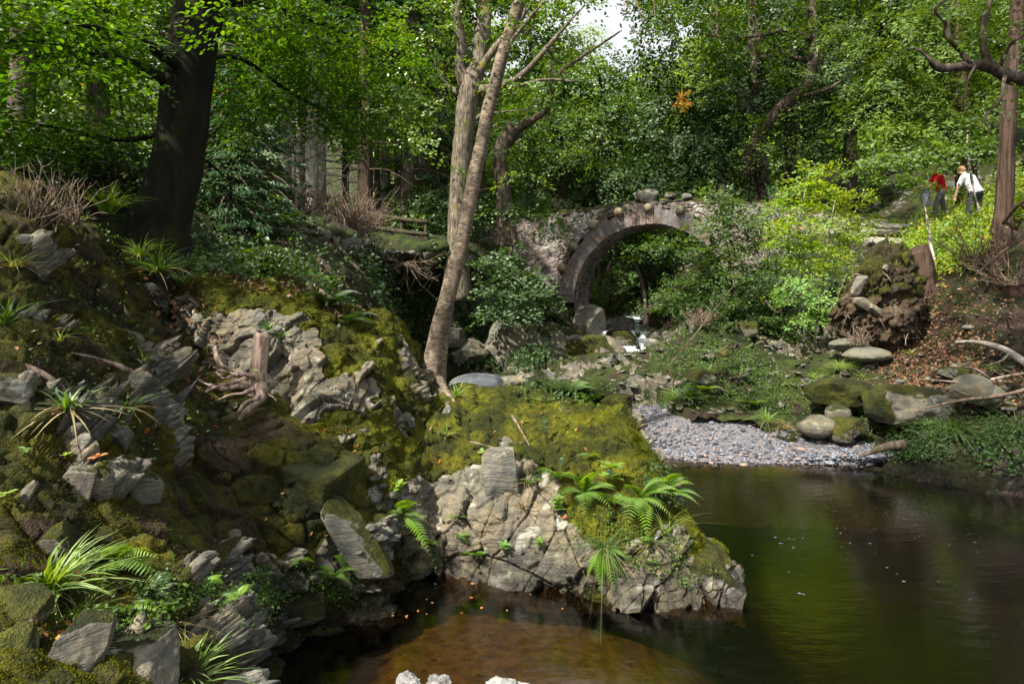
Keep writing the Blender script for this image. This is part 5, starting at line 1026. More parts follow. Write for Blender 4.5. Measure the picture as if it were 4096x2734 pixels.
pz = P(942, 220, 21.2)
tr1, fr1 = person(pz, pi - .15, 'person in a red T-shirt and grey trousers striding left along the path', mat_cloth('red_shirt', (.62, .015, .03)), mat_cloth('grey_trousers', (.17, .16, .19)), hairb, .28, arms=(((.16, -.24), (.38, -.38)), ((.12, -.24), (.36, -.30))), stride=.26)
body_mesh('jacket', [([P(927, 190, 21), P(925, 198, 21), P(929, 206, 21)], [.10, .14, .09])], [], mat_cloth('jacket_cloth', (.22, .24, .36)), tr1, .015, 3)
person(P(977, 228, 17.6), pi / 2 + .5, 'person in a white shirt and dark trousers seen from behind, bending forward', mat_cloth('white_shirt', (.72, .73, .80)), mat_cloth('dark_trousers', (.05, .05, .07)), hairb, .5, arms=(((.1, -.26), (.16, -.5)), ((.1, -.26), (.16, -.5))), stride=.12)

# ---------------- rocks one can tell apart ----------------
R_ = rock
def slab(px, py, Y, r, label, **k): return rock(px, py, Y, r, label, **k)
slab(357, 541, 6.4, (.17, .17, .50), 'long tilted grey slab leaning on the bank above the still pool', mat='stone_moss', seed=3, cuts=10, box=.5, rot=(.15, -.5, .3), bare=.25, cat='rock slab', name='rock_slab')
slab(312, 472, 6.75, (.40, .36, .16), 'flat topped mossy block with a square cut end below the pale stump', seed=12, cuts=0, box=.9, rot=(.18, .16, -.35), bare=-.2, cat='rock slab', name='rock_slab', rough=.05)
for a in [
 (6, 384, 4.45, (.16, .2, .10), 'pale bare slate block at the left edge above its neighbour', 21, .8, (0, .2, .4)), (12, 412, 4.4, (.17, .15, .12), 'pale slate block at the left edge, just under a flatter one', 22, .5, (.3, .2, .1)),
 (78, 482, 4.35, (.10, .12, .16), 'sharp pale wedge of slate above the wide leaved grass on the bank', 23, .7, (.2, .3, .2)), (104, 470, 4.45, (.07, .12, .13), 'narrow upright pale slate beside a sharp wedge on the bank', 24, .6, (.2, -.2, .2)), (93, 458, 4.6, (.17, .12, .06), 'flat pale slate cap over the dark hollow in the bank', 25, .5, (.15, .1, .2)),
 (146, 482, 4.8, (.13, .12, .11), 'grey angular rock jutting from moss right of the dark hollow', 26, .6, (.1, .2, .9)), (120, 430, 5.0, (.09, .1, .11), 'small chipped grey rock under the spiky tuft with dry leaves', 27, .6, (.3, .2, .3)), (44, 512, 4.0, (.11, .1, .05), 'small pale tilted slate poking out of moss at the left', 28, .7, (.1, .3, .3)),
 (28, 425, 4.6, (.12, .1, .14), 'brown grey slate standing in moss at the left edge', 29, .2, (.1, .1, .3)), (178, 552, 4.75, (.12, .1, .19), 'dull grey upright rock set in the dark mossy bank', 30, .3, (0, .15, .2)), (60, 540, 3.9, (.1, .1, .16), 'dark streaked rock low on the left bank', 31, .2, (.3, .2, .2)),
 (20, 600, 3.1, (.14, .12, .06), 'flat square grey stone with a dead leaf by the big grass tuft', 32, .4, (.25, .1, .3)), (80, 648, 3.0, (.11, .12, .17), 'upright weathered boulder at the bottom left', 33, .55, (.1, .2, .2)), (130, 664, 3.2, (.21, .2, .15), 'broad pale boulder beside the bright grass at the bottom', 34, .9, (0, .05, .5)), (95, 676, 3.0, (.14, .1, .12), 'low mossy stone wedged between the two bottom boulders', 35, .2, (.2, .2, .3)),
 (6, 650, 2.85, (.1, .1, .12), 'dark stone cut by the left edge near the bottom', 36, .3, (.2, .2, .3)), (300, 603, 6.1, (.22, .2, .13), 'dark wet stone at the water edge below the fern patch', 37, .2, (0, 0, .3)), (272, 626, 5.8, (.14, .12, .09), 'small dark wet stone standing in the shallows', 38, .3, (0, 0, .3)), (358, 598, 6.5, (.3, .2, .12), 'black wet rock ledge under the long tilted slab', 39, .1, (0, 0, .3)),
 (712, 572, 6.8, (.26, .2, .2), 'dark wet rock near the tip of the outcrop with a pale edge', 40, .3, (0, .2, .3)), (708, 560, 7.0, (.15, .22, .18), 'dark shouldered rock just behind the outcrop tip', 41, .25, (.2, .3, .7)), (500, 470, 7.35, (.19, .09, .30), 'smooth blue grey slate plate standing among moss on the outcrop', 42, 1.0, (.15, -.12, .1)),
 ]: slab(a[0], a[1], a[2], a[3], a[4], mat='stone' if a[6] > .5 else 'stone_moss', seed=a[5], cuts=10, box=.75, rot=a[7], bare=a[6] * .4, rough=.07, sink=.04)
for a in [
 (479, 383, 16.2, (.72, .6, .28), 'large smooth blue grey boulder at the near edge of the far pool', 'blue', 50, .6), (511, 379, 16.6, (.35, .3, .13), 'rounded pale stone behind the large blue grey boulder', 'smooth', 51, .6), (525, 377, 16.6, (.25, .3, .12), 'small round stone beside the rounded pale stone on the ledge', 'smooth', 52, .6),
 (817, 423, 11.9, (.34, .27, .20), 'oval mossy tinted boulder, left of three at the back of the gravel', 'smooth', 53, .15), (838, 411, 12.1, (.22, .22, .20), 'round boulder sitting behind and between two larger ones', 'smooth', 54, .2), (847, 425, 11.8, (.32, .3, .24), 'mossy cracked boulder, right of three at the back of the gravel', 'stone_moss', 55, .1),
 (905, 402, 11.9, (.62, .5, .34), 'big sloping grey boulder with a bright patch of moss', 'stone', 56, .25), (880, 402, 11.8, (.28, .3, .26), 'moss covered rock against the big sloping grey boulder', 'stone_moss', 57, -.3), (972, 388, 11.2, (.34, .3, .28), 'pale rounded boulder among bare branches, the larger of two', 'smooth', 58, .6), (990, 392, 11.1, (.22, .2, .17), 'pale rounded boulder among bare branches, the smaller of two', 'smooth', 59, .6),
 (838, 388, 12.6, (.55, .5, .26), 'grassy topped hummock rock above the three rounded boulders', 'stone_moss', 60, -.4), (866, 352, 14.0, (.5, .4, .16), 'pale smooth flat boulder left of the root mound foot', 'smooth', 61, .6), (850, 343, 14.4, (.42, .35, .15), 'pale rounded slab touching the flat boulder by the root mound', 'smooth', 62, .6), (745, 327, 16.2, (.34, .3, .2), 'mossy rounded rock on the crest of the ivy mound', 'stone_moss', 63, .2),
 (700, 375, 13.9, (.3, .3, .16), 'pale mossy ledge stone left of the fern tussock', 'stone_moss', 64, .3), (620, 400, 14.3, (.4, .3, .16), 'dark mossy stone at the foot of the ledge', 'stone_moss', 65, 0.), (640, 413, 13.6, (.5, .25, .09), 'white flat stone at the near end of the gravel', 'smooth', 66, 1.), (590, 352, 21.5, (.9, .6, .55), 'mossy boulder beside the small falls under the bridge', 'stone_moss', 67, -.2),
 (620, 336, 25.5, (.6, .5, .28), 'mossy square rock in the stream under the arch', 'stone_moss', 68, 0.), (652, 341, 24.6, (.3, .3, .2), 'pale lit rock in the small falls', 'stone', 69, .6), (655, 333, 26.5, (.4, .4, .2), 'flat stone in the stream right of the falls', 'stone', 70, .4), (612, 322, 29, (1.0, .5, .35), 'wide pale ledge across the stream behind the arch', 'stone', 71, .4),
 (608, 352, 22.6, (.62, .6, .68), 'smooth ribbed pale rock buttress at the foot of the bridge pier', 'cliff', 72, .6), (590, 320, 25.2, (.62, .6, .62), 'brown upright slate buttress directly under the arch spring', 'cliff', 73, 1.), (548, 352, 21.8, (1.2, .7, 1.0), 'dark mossy rock bulge left of the bridge foot', 'cliff', 74, -.1), (968, 325, 13.3, (.12, .1, .05), 'single pale stone lying on the leaf litter slope', 'smooth', 75, .9),
 (1015, 345, 12.4, (.15, .12, .1), 'grey stone half buried at the right edge', 'stone', 76, .5), (955, 370, 12.2, (.3, .25, .12), 'mossy grey stones patch beside the fallen branches', 'stone_moss', 77, .3),
 (454, 336, 20.9, (.4, .4, .32), 'square grey faced block in the dark cliff right of the birch', 'cliff', 78, .5), (470, 350, 20.9, (.6, .4, .4), 'cracked grey rock low in the dark cliff above the far pool', 'cliff', 79, .6), (505, 345, 21.0, (.7, .5, .8), 'leaning ribbed grey rock in the dark cliff', 'cliff', 80, .6),
 ]: slab(a[0], a[1], a[2], a[3], a[4], mat=a[5], seed=a[6], cuts=4 if a[5] in ('smooth', 'blue') else 10, box=0 if a[5] in ('smooth', 'blue') else .45, bare=a[7] * .7, rough=.05 if a[5] in ('smooth', 'blue') else .14, sink=.04)
g0 = 'bleached knobs of wood along the bottom edge'
for a in [(408, 684, 5.0, (.09, .06, .09), 'bleached knobbly root end breaking the water at the bottom, left of three', 81), (438, 686, 5.0, (.085, .06, .07), 'bleached heart shaped root knob at the bottom, middle of three', 82), (508, 688, 4.95, (.15, .07, .08), 'bleached cracked rock ridge at the bottom, right of three', 83)]:
    rock(a[0], a[1], a[2], a[3], a[4], mat='bleached' if 'bleached' in M else 'stone', seed=a[5], cuts=12, rough=.4, bare=1.0, cat='rock', name='bleached_rock', fine=.09, box=.3)
for a in [(893, 226, 21.5, (.9, .5, .10), 'sunlit pale rock step at the top of the path', 91), (886, 233, 20.8, (.8, .45, .12), 'broad sunlit pale rock step on the path, below the topmost', 92), (893, 241, 20.1, (.8, .4, .12), 'sunlit rock step on the path just above the root mound', 93), (848, 312, 16.2, (.35, .3, .2), 'pale stepped rock left of the root mound', 94), (845, 325, 15.6, (.4, .3, .18), 'lower pale stepped rock left of the root mound', 95)]:
    rock(a[0], a[1], a[2], a[3], a[4], mat='pale', seed=a[5], cuts=8, box=.7, bare=1., rough=.08, cat='rock step', name='rock_step', rot=(.1, .03, .3))
# loose slates and stones over the right shelf
g = np.random.default_rng(5); parts = []
TV = []
for k in range(300):
    px = g.uniform(560, 1010); py = g.uniform(335, 425)
    if (px < 850 and py > 410) or (px > 860 and py < 352): continue
    p, n = surf(px, py, 3, 9, 30); V, F = boulder(p + n * .0, np.array([g.uniform(.04, .17), g.uniform(.04, .13), g.uniform(.02, .06)]), int(g.integers(1e6)), 6, 2, .12, (g.normal() * .25, g.normal() * .25, g.uniform(0, 3))); TV.append((V, [F]))
V, F, _ = merge(TV); kind(mk('scattered_stones', V, F, M['stone'], None, False, {'bare': np.full(len(V), .2)}), 'stuff', 'loose grey slates and stones strewn over the right bank')
# pebbles on the beach
TV = []; n = 7000; ic = boulder((0, 0, 0), (1, 1, 1), 1, 0, 1, 0, fine=0)
idx = g.integers(0, len(GRV), n); c = GRV[idx] + g.normal(size=(n, 3)) * np.array([.05, .05, 0]) + np.array([0, 0, .005]); c = c[c[:, 2] > -.06]; n = len(c)
r = g.lognormal(-3.75, .5, (n, 1)) * np.array([1, .75, .38]) * g.uniform(.8, 1.2, (n, 3)); a = g.uniform(0, pi, n); V0 = ic[0][None] * r[:, None]
V = np.stack([V0[..., 0] * np.cos(a)[:, None] - V0[..., 1] * np.sin(a)[:, None], V0[..., 0] * np.sin(a)[:, None] + V0[..., 1] * np.cos(a)[:, None], V0[..., 2]], -1) + c[:, None]
F = (ic[1][None] + (np.arange(n) * len(ic[0]))[:, None, None]).reshape(-1, 3)
s = NT('pebble'); r_ = s.attr('rnd'); pc = s.mix(s.ramp(r_, 0, 1), (.045, .05, .065), (.20, .215, .26)); pc = s.mix(s.ma('GREATER_THAN', r_, .9), pc, (.24, .17, .14)); M['pebble'] = s.done(s.bsdf(pc, .6, None, .3))
kind(mk('gravel', V.reshape(-1, 3), F, M['pebble'], None, True, {'rnd': np.repeat(g.random(n), len(ic[0]))}), 'stuff', 'blue grey shingle on the small beach')
# ---------------- plants, dead wood, litter ----------------
G_, S_ = M['lf_grass'], M['lf_sedge']
def tf(px, py, n, h, w_, m, label, **k):
    Y = k.pop('Y', None); p = P(px, py, Y) if Y else surf(px, py)[0]; return tuft(p - np.array([0, 0, .02]), n, h, w_, m, label, seed=int(px * 7 + py), **k)
tf(50, 590, 150, .40, .015, G_, 'large bright tuft of broad arching grass low at the left edge', spread=1.0, dead=14)
tf(80, 612, 60, .26, .005, G_, 'fine wiry grass mixed with straw beside the large bright tuft', spread=1.2, dead=50)
tf(185, 688, 110, .32, .014, G_, 'bright broad grass tuft at the bottom beside the pale boulder', spread=.9, Y=3.45)
tf(88, 655, 26, .16, .005, S_, 'thin grass sprig over the upright boulder at the bottom left', spread=1.2, dead=12)
tf(68, 408, 46, .30, .02, S_, 'broad leaved woodrush with drooping brown dead leaves, larger of two on the bank', spread=1.0, dead=46)
tf(128, 408, 34, .24, .014, S_, 'narrower woodrush tuft with brown dead leaves hanging below it', spread=1.0, dead=34)
tf(60, 340, 12, .20, .010, G_, 'small sprig of green blades above the larger woodrush'); tf(145, 360, 16, .18, .010, G_, 'small yellow green tuft beside the surface roots')
tf(12, 262, 40, .32, .006, G_, 'thin pale grass at the far left edge under the twiggy shrub', dead=60, spread=1.2); tf(6, 320, 26, .35, .013, S_, 'woodrush blades reaching in from the left edge', spread=1.1)
tf(108, 212, 80, .55, .026, G_, 'lit woodrush tuft just left of the big dark trunk', spread=.7, Y=8.1); tf(140, 255, 60, .40, .014, G_, 'small grassy tuft at the foot of the big dark trunk', Y=8.0, dead=20)
tf(158, 272, 110, .55, .016, S_, 'wide grass tuft hanging over the dark hollow under the big trunk', spread=1.1, Y=8.0, dead=30); tf(182, 282, 50, .45, .014, S_, 'grass tuft trailing at the right foot of the big trunk', spread=1.1, Y=8.2)
tf(268, 328, 26, .22, .014, S_, 'dark green tuft growing in a crack directly above the pale stump', Y=7.6); tf(282, 335, 18, .2, .010, S_, 'small tuft on the slate ledge right of the pale stump top', Y=7.6)
tf(458, 393, 34, .32, .012, G_, 'tuft with long blades at the right foot of the birch', dead=16, spread=1.0); tf(450, 432, 26, .18, .012, G_, 'small rosette of blades below the birch roots', dead=14); tf(384, 428, 8, .12, .006, G_, 'tiny sprig on the pale fractured face')
tf(530, 480, 34, .22, .009, G_, 'thin arching grass beside the blue grey slate plate', dead=30); tf(556, 437, 18, .12, .004, G_, 'wispy pale grass on the moss cap of the outcrop', dead=20)
tf(603, 545, 160, .42, .004, S_, 'hanging mop of fine grass on the right end of the outcrop', spread=1.0, droop=1.8, dead=30); tf(655, 540, 46, .30, .008, S_, 'loose grass clump low on the outcrop near its tip', dead=30, spread=1.3); tf(668, 530, 36, .4, .005, G_, 'long thin blades arching over the pool near the outcrop tip', spread=1.2)
tf(170, 625, 40, .22, .004, M['lf_straw'], 'bundle of pale dry grass hanging above the water', spread=1.2, droop=2.0); tf(520, 505, 20, .22, .012, M['lf_straw'], 'reddish dying grass blades beside the fern group')
for a in [(690, 398, 200, .48, .022, S_, 'dense woodrush tussock at the back of the gravel beach', {}), (670, 400, 60, .4, .01, G_, 'grassy fringe left of the dense woodrush tussock', {}), (706, 372, 70, .35, .014, G_, 'light green tuft above the dense woodrush tussock', {}), (770, 418, 150, .42, .006, G_, 'soft grass mound where the gravel meets the bank', dict(droop=1.5, dead=30)),
          (785, 425, 90, .4, .005, M['lf_straw'], 'drooping brownish grass right of the soft grass mound', dict(droop=1.9)), (838, 366, 300, .40, .006, G_, 'grassy cap on the hummock above the rounded boulders', dict(droop=1.5)), (812, 375, 40, .3, .012, G_, 'leafy tuft at the left of the grassy hummock', {}), (858, 408, 30, .3, .012, S_, 'tuft beside the mossy cracked boulder', dict(dead=20)), (874, 390, 40, .3, .012, G_, 'tuft growing behind the big sloping boulder', {}), (872, 425, 40, .33, .011, S_, 'spiky tuft with dead leaves in front of the big sloping boulder', dict(dead=30)),
          (897, 430, 40, .34, .014, S_, 'woodrush tuft on the overhanging bank by the root', dict(dead=40)), (955, 430, 260, .65, .005, G_, 'long fine grass cascading over the right bank', dict(droop=1.9)), (990, 440, 70, .5, .01, S_, 'leafy grass trailing over the dark undercut bank', dict(droop=1.6)), (1018, 430, 160, .6, .006, G_, 'grass hanging at the right edge above the water', dict(droop=1.7)), (910, 352, 40, .28, .012, G_, 'bright tuft on the bare slope right of the stones', {}), (992, 368, 34, .3, .014, G_, 'spiky green tuft above the pale boulders at the right', {}), (862, 374, 26, .25, .01, G_, 'small tuft in the stones below the root mound', {}),
          (876, 218, 120, .55, .02, G_, 'bright sunlit grass beside the top of the path', {}), (895, 222, 90, .5, .018, G_, 'second bright grass clump at the path bend', {}), (620, 318, 30, .3, .01, G_, 'small grass on the rock behind the falls', {}), (930, 440, 60, .4, .012, S_, 'woodrush on the lip of the right bank', dict(dead=20)), (905, 455, 70, .35, .008, S_, 'grass at the waterline under the overhanging bank', {}), (726, 352, 40, .3, .005, M['lf_straw'], 'pale fuzzy grass on the ivy covered mound', {})]:
    tf(*a[:7], **a[7])
for a in [(112, 560, 8, .36, 'bright spreading fern on the left bank beside the big grass', [(.6, -.3, .7), (.9, -.2, .4), (.3, -.5, .8), (.8, -.5, .1), (.2, -.6, .5), (.5, -.7, .1), (.1, -.6, -.3), (.9, -.1, .7)]),
          (150, 592, 6, .22, 'small dark fern above the dry hanging grass', None), (125, 612, 4, .2, 'little fern low on the left bank', None), (205, 590, 6, .2, 'small fern among ivy near the water on the left', None), (240, 600, 5, .18, 'small pale fern above the shallows', None), (262, 575, 6, .18, 'cluster of small ferns on the dark bank above the stone', None), (300, 560, 6, .18, 'small fern sprig on the dark earth left of the tilted slab', None), (335, 578, 7, .26, 'bright fern under the tilted slab', None), (345, 560, 5, .18, 'small fern touching the tilted slab', None),
          (405, 515, 7, .42, 'fern in the dark cleft right of the tilted slab', [(.5, -.2, .6), (.7, -.4, .2), (.2, -.6, .4), (-.3, -.5, .1), (.5, -.6, -.3), (-.5, -.4, .2), (.1, -.5, .8)]), (432, 545, 5, .22, 'small drooping fern left of the pale lower face', None), (460, 535, 4, .2, 'yellow green fern at the foot of the pale face', None), (472, 552, 5, .26, 'yellow fern pair hanging above the water line', None), (455, 520, 3, .18, 'short bright fern on the pale lower face', None),
          (583, 490, 8, .52, 'large bright yellow green fern on the outcrop, left of the group', [(-.6, -.3, .6), (.4, -.4, .8), (.8, -.3, .4), (.7, -.6, .0), (-.7, -.4, .2), (.1, -.8, .1), (-.2, -.5, .9), (.9, -.2, .7)]), (560, 476, 6, .38, 'mid green fern behind the large bright fern', None), (638, 495, 8, .5, 'wide green fern right of the rhododendron sprig', [(.8, -.4, .3), (.5, -.6, .0), (-.3, -.6, .1), (-.7, -.4, .3), (.6, -.2, .8), (.1, -.7, -.4), (.9, -.1, .5), (-.5, -.3, .7)]), (612, 500, 6, .38, 'fern between the two large ones', None),
          (668, 490, 6, .46, 'fern reaching out over the pool from the outcrop end', [(.8, -.1, .8), (.9, -.2, .3), (.6, -.3, 1.0), (.7, -.4, -.1), (.3, -.4, .9), (.9, -.3, .6)]), (600, 548, 6, .36, 'dark fern hanging low beside the fine grass mop', [(.8, -.3, -.4), (.5, -.6, -.7), (.0, -.5, -.9), (.9, -.2, -.1), (-.4, -.5, -.5), (.6, -.5, -.3)]), (590, 455, 4, .2, 'little fern near the moss rim', None), (645, 560, 3, .2, 'small fern near the tip', None),
          (570, 390, 8, .75, 'large soft fern on the ledge wall behind the outcrop', None), (592, 398, 7, .6, 'second fern on the ledge wall, nearer the gravel', None), (545, 385, 6, .5, 'dark fern at the left of the ledge wall', None), (808, 322, 9, .75, 'tall upright sunlit fern at the foot of the shrubs', [(.2, -.2, 1), (-.4, -.2, .9), (.6, -.2, .8), (-.7, -.2, .6), (.0, -.5, .7), (.8, -.2, .5), (.3, .2, 1), (-.2, .1, 1), (.5, -.5, .6)]), (700, 388, 6, .5, 'fern leaning left from the woodrush tussock', None), (752, 402, 6, .45, 'light fern at the gravel corner', None),
          (815, 433, 6, .35, 'fern below the oval boulder', None), (985, 432, 8, .4, 'fern trailing from the right bank over the water', None), (940, 232, 8, .8, 'sunlit yellow fern on the path bank', None), (958, 240, 8, .8, 'dark green fern below the path', None), (945, 222, 7, .7, 'fern at the edge of the path by the walker', None), (770, 262, 6, .6, 'fern between the two big shrubs', None), (512, 352, 6, .7, 'fern on the dark cliff above the far pool', None), (330, 305, 7, .6, 'dark fern in the hollow behind the mossy crest', None), (348, 322, 6, .5, 'small fern clump in shade behind the outcrop', None)]:
    fern(a[0], a[1], a[2], a[3], a[4], seed=int(a[0] + a[1]), dirs=a[5], mat='lf_fern' if a[0] not in (545, 512, 330, 348, 958, 150) else 'lf_dark')
def bp(px, py, n, size, m, label, **k): return broadplant(px, py, n, size, m, label, seed=int(px + py * 3), **k)
bp(612, 488, 8, .16, 'lf_fern', 'rhododendron sprig with long leaves in a whorl above the ferns', h=.20, t='oval', layers=2, name='rhododendron', stem=.006)
bp(403, 490, 7, .09, 'lf_bright', 'small yellow green rhododendron seedling on the reddish slope', h=.09, layers=2, name='rhododendron'); bp(543, 440, 6, .06, 'lf_ivy', 'spindly holly seedling on the mossy rim, upper of two', h=.22, layers=4, name='holly_seedling'); bp(562, 468, 6, .05, 'lf_ivy', 'smaller holly seedling below the other on the moss', h=.1, layers=2, name='holly_seedling')
bp(485, 452, 8, .08, 'lf_bright', 'pale starry rosette left of the slate plate', h=.03, layers=1); bp(557, 512, 5, .09, 'lf_fern', 'bramble sprig with broad leaves below the large bright fern', h=.14, layers=4, name='bramble'); bp(538, 545, 5, .07, 'lf_fern', 'low pale bramble sprig at the foot of the rock', h=.1, layers=3, name='bramble'); bp(505, 548, 4, .08, 'lf_pale', 'round leaved seedling hanging above the waterline', h=.07, layers=3, name='seedling')
bp(255, 395 - 20, 5, .05, 'lf_bright', 'tiny bright seedling among roots left of the pale stump', h=.04, Y=6.9); bp(70, 458, 6, .05, 'lf_bright', 'tiny yellow green seedling on the mossy bank', h=.03); bp(98, 465, 6, .06, 'lf_orange', 'small reddening seedling over the dark hollow', h=.05); bp(8, 500, 5, .07, 'lf_bright', 'seedling with an orange leaf at the left edge', h=.05); bp(28, 455, 5, .05, 'lf_fern', 'small seedling at the left edge below the pale blocks', h=.04)
bp(170, 625, 5, .08, 'lf_fern', 'leafy sprig beside the dry hanging grass', h=.1, layers=3, name='bramble'); bp(645, 545, 6, .06, 'lf_fern', 'bushy green seedling near the outcrop tip', h=.14, layers=4)
bp(275, 215, 9, .28, 'lf_fern', 'bright foxglove rosette high on the shaded slope', h=.3, layers=2, name='foxglove'); bp(290, 232, 9, .28, 'lf_fern', 'second foxglove rosette below the first on the slope', h=.25, layers=2, name='foxglove'); bp(333, 292, 10, .26, 'lf_fern', 'pale foxglove rosette in the hollow behind the mossy crest', h=.2, layers=2, name='foxglove'); bp(248, 262, 7, .25, 'lf_fern', 'small leafy plant low on the shaded slope', h=.15, layers=2)
# bare shrubs
twigbush(P(28, 232, 6.2), 46, .62, .75, M['twig'], 'bare twiggy heather shrub on the crest at the far left', 1, .008)
twigbush(P(70, 225, 6.6), 26, .5, 1.0, M['twig'], 'smaller bare twiggy shrub leaning right on the crest', 2, .008)
twigbush(P(350, 236, 18.2), 170, 1.35, 1.5, M['twig'], 'dome of pale bare arching twigs on the brow by the fence', 3, .014, curl=.45)
twigbush(P(300, 232, 17.5), 70, 1.5, .5, M['dark_bark'], 'thicket of thin dark upright stems left of the pale dome', 4, .012); twigbush(P(275, 226, 17), 50, 1.3, .5, M['dark_bark'], 'second thicket of dark stems further left on the brow', 5, .011)
twigbush(P(405, 262, 20.3), 60, 1.3, 1.6, M['twig'], 'tangle of bare twigs hanging under the fence', 6, .012, up=-.4); twigbush(P(980, 262, 14.3), 60, 1.0, 1.6, M['red_bark'], 'tangle of brown twigs at the foot of the redwood', 7, .010); twigbush(P(1010, 285, 13.6), 50, .9, 1.8, M['twig'], 'bare brushwood on the right slope below the redwood', 8, .009)
twigbush(P(702, 325, 15.6), 46, .5, 1.2, M['twig'], 'pale tangle of dead twigs on top of the ivy mound', 9, .010); twigbush(P(858, 345, 14.0), 40, .5, 1.3, M['twig'], 'dead twigs at the foot of the root mound', 10, .009); twigbush(P(100, 185, 9.5), 40, .7, 1.0, M['dark_bark'], 'dark dead brush behind the crest left of the trunk', 11, .008)
# fallen branches and roots
def st(L, m, label, **k): return stick([P(a, b, c) for a, b, c, r in L], [r for a, b, c, r in L], M[m], label, **k)
st([(1030, 366, 11.6, .07), (1010, 352, 11.9, .06), (990, 344, 12.2, .05), (970, 341, 12.5, .03), (955, 342, 12.7, .015)], 'pale_bark', 'thick pale fallen branch curving in from the right edge', subs=[(Q((1010, 352, 11.9), (1002, 360, 11.8), (990, 364, 11.8)), [.02, .015, .006])])
st([(1030, 388, 10.9, .03), (1000, 395, 10.9, .03), (960, 400, 11.0, .025), (925, 408, 11.2, .015), (905, 415, 11.3, .008)], 'twig', 'long dead branch lying on the bank above the cascading grass', subs=[(Q((975, 398, 11), (950, 388, 11), (925, 386, 11.1)), [.02, .014, .006])])
st([(1030, 372, 11.4, .02), (1005, 376, 11.3, .025), (975, 382, 11.2, .02), (940, 380, 11.4, .014), (915, 378, 11.6, .006)], 'root', 'pale thin branch crossing in front of the two pale boulders', subs=[(Q((990, 378, 11.2), (975, 368, 11.2), (955, 365, 11.4)), [.014, .01, .004])])
st([(905, 444, 11.0, .09), (890, 445, 11.0, .07), (875, 450, 11.0, .05), (860, 456, 11.0, .02)], 'dark_bark', 'short stub of driftwood resting on the end of the gravel', name='driftwood', cat='driftwood')
st([(150, 222, 9.2, .09), (135, 236, 9.0, .08), (128, 244, 8.8, .06)], 'dark_bark', 'stub of dead log against the left side of the big trunk', name='log', cat='log')
st([(102, 282, 6.9, .03), (112, 292, 6.9, .035), (120, 304, 6.9, .03), (130, 318, 6.9, .012)], 'root', 'bleached bare root lying down the mossy ridge', name='root', cat='root')
st([(20, 365, 4.75, .02), (40, 372, 4.75, .02), (58, 384, 4.8, .018), (66, 392, 4.85, .008)], 'root', 'grey weathered root half buried above the larger woodrush', name='root', cat='root')
st([(70, 352, 5.2, .012), (95, 358, 5.4, .02), (120, 366, 5.5, .02), (138, 378, 5.6, .02), (145, 392, 5.6, .01)], 'root', 'thin pale root snaking over the bank above the narrower woodrush', name='root', cat='root')
st([(190, 232, 12.5, .05), (210, 255, 12.0, .06), (228, 274, 11.6, .05), (236, 285, 11.4, .03)], 'dark_bark', 'mossy fallen pole lying down the shaded slope', name='fallen_pole')
st([(300, 240, 14.5, .05), (318, 258, 13.8, .07), (335, 275, 13.2, .06), (344, 286, 13, .03)], 'dark_bark', 'dark fallen stem across the middle of the shaded slope', name='fallen_pole')
st([(328, 225, 16, .04), (338, 245, 15.4, .06), (352, 262, 15, .05), (360, 270, 14.8, .02)], 'dark_bark', 'twisted dark root on the brow below the pale dome', name='root', cat='root')
st([(312, 285, 11.6, .03), (322, 292, 11.4, .045), (335, 300, 11.3, .04), (345, 292, 11.3, .02)], 'root', 'pale hooked dead branch in the hollow behind the mossy crest')
st([(512, 415, 8.5, .012), (520, 428, 8.3, .012), (527, 440, 8.1, .01), (530, 447, 8.0, .006)], 'birch_bark', 'thin white stick lying on the moss right of the birch', name='stick', cat='stick')
st([(470, 441, 7.95, .008), (490, 446, 7.8, .010), (508, 450, 7.75, .007)], 'birch_bark', 'short pale stick lying on the moss below the other stick', name='stick', cat='stick')
st([(612, 520, 7.0, .02), (630, 530, 6.9, .03), (650, 537, 6.8, .03), (662, 545, 6.75, .015)], 'root', 'bare dead root among the grass low on the outcrop end', name='root', cat='root')
st([(665, 372, 14.6, .012), (680, 352, 14.6, .014), (700, 328, 14.7, .012), (722, 300, 14.8, .008), (738, 280, 14.8, .004)], 'dark_bark', 'thin dead stem leaning diagonally across the ivy mound', name='stick', cat='stick')
st([(765, 300, 16.2, .03), (778, 312, 16, .035), (790, 300, 15.9, .03), (808, 290, 15.8, .02)], 'red_bark', 'reddish looping bare stem in the shade below the shrubs', name='bare_stalk')
st([(646, 325, 26.5, .12), (645, 300, 26.8, .1), (640, 275, 27, .08), (634, 262, 27, .05)], 'dark_bark', 'bare brown leaning stem seen under the arch', name='leaning_sapling', cat='sapling')
st([(1024, 238, 14, .02), (1005, 250, 13.8, .03), (990, 262, 13.6, .03), (975, 275, 13.5, .01)], 'red_bark', 'arching brown root at the foot of the redwood', name='root', cat='root')
st([(12, 232, 5.9, .02), (30, 205, 6.4, .018), (60, 222, 6.5, .015)], 'pale_bark', 'bleached broken stick in the bare heather', name='stick', cat='stick')
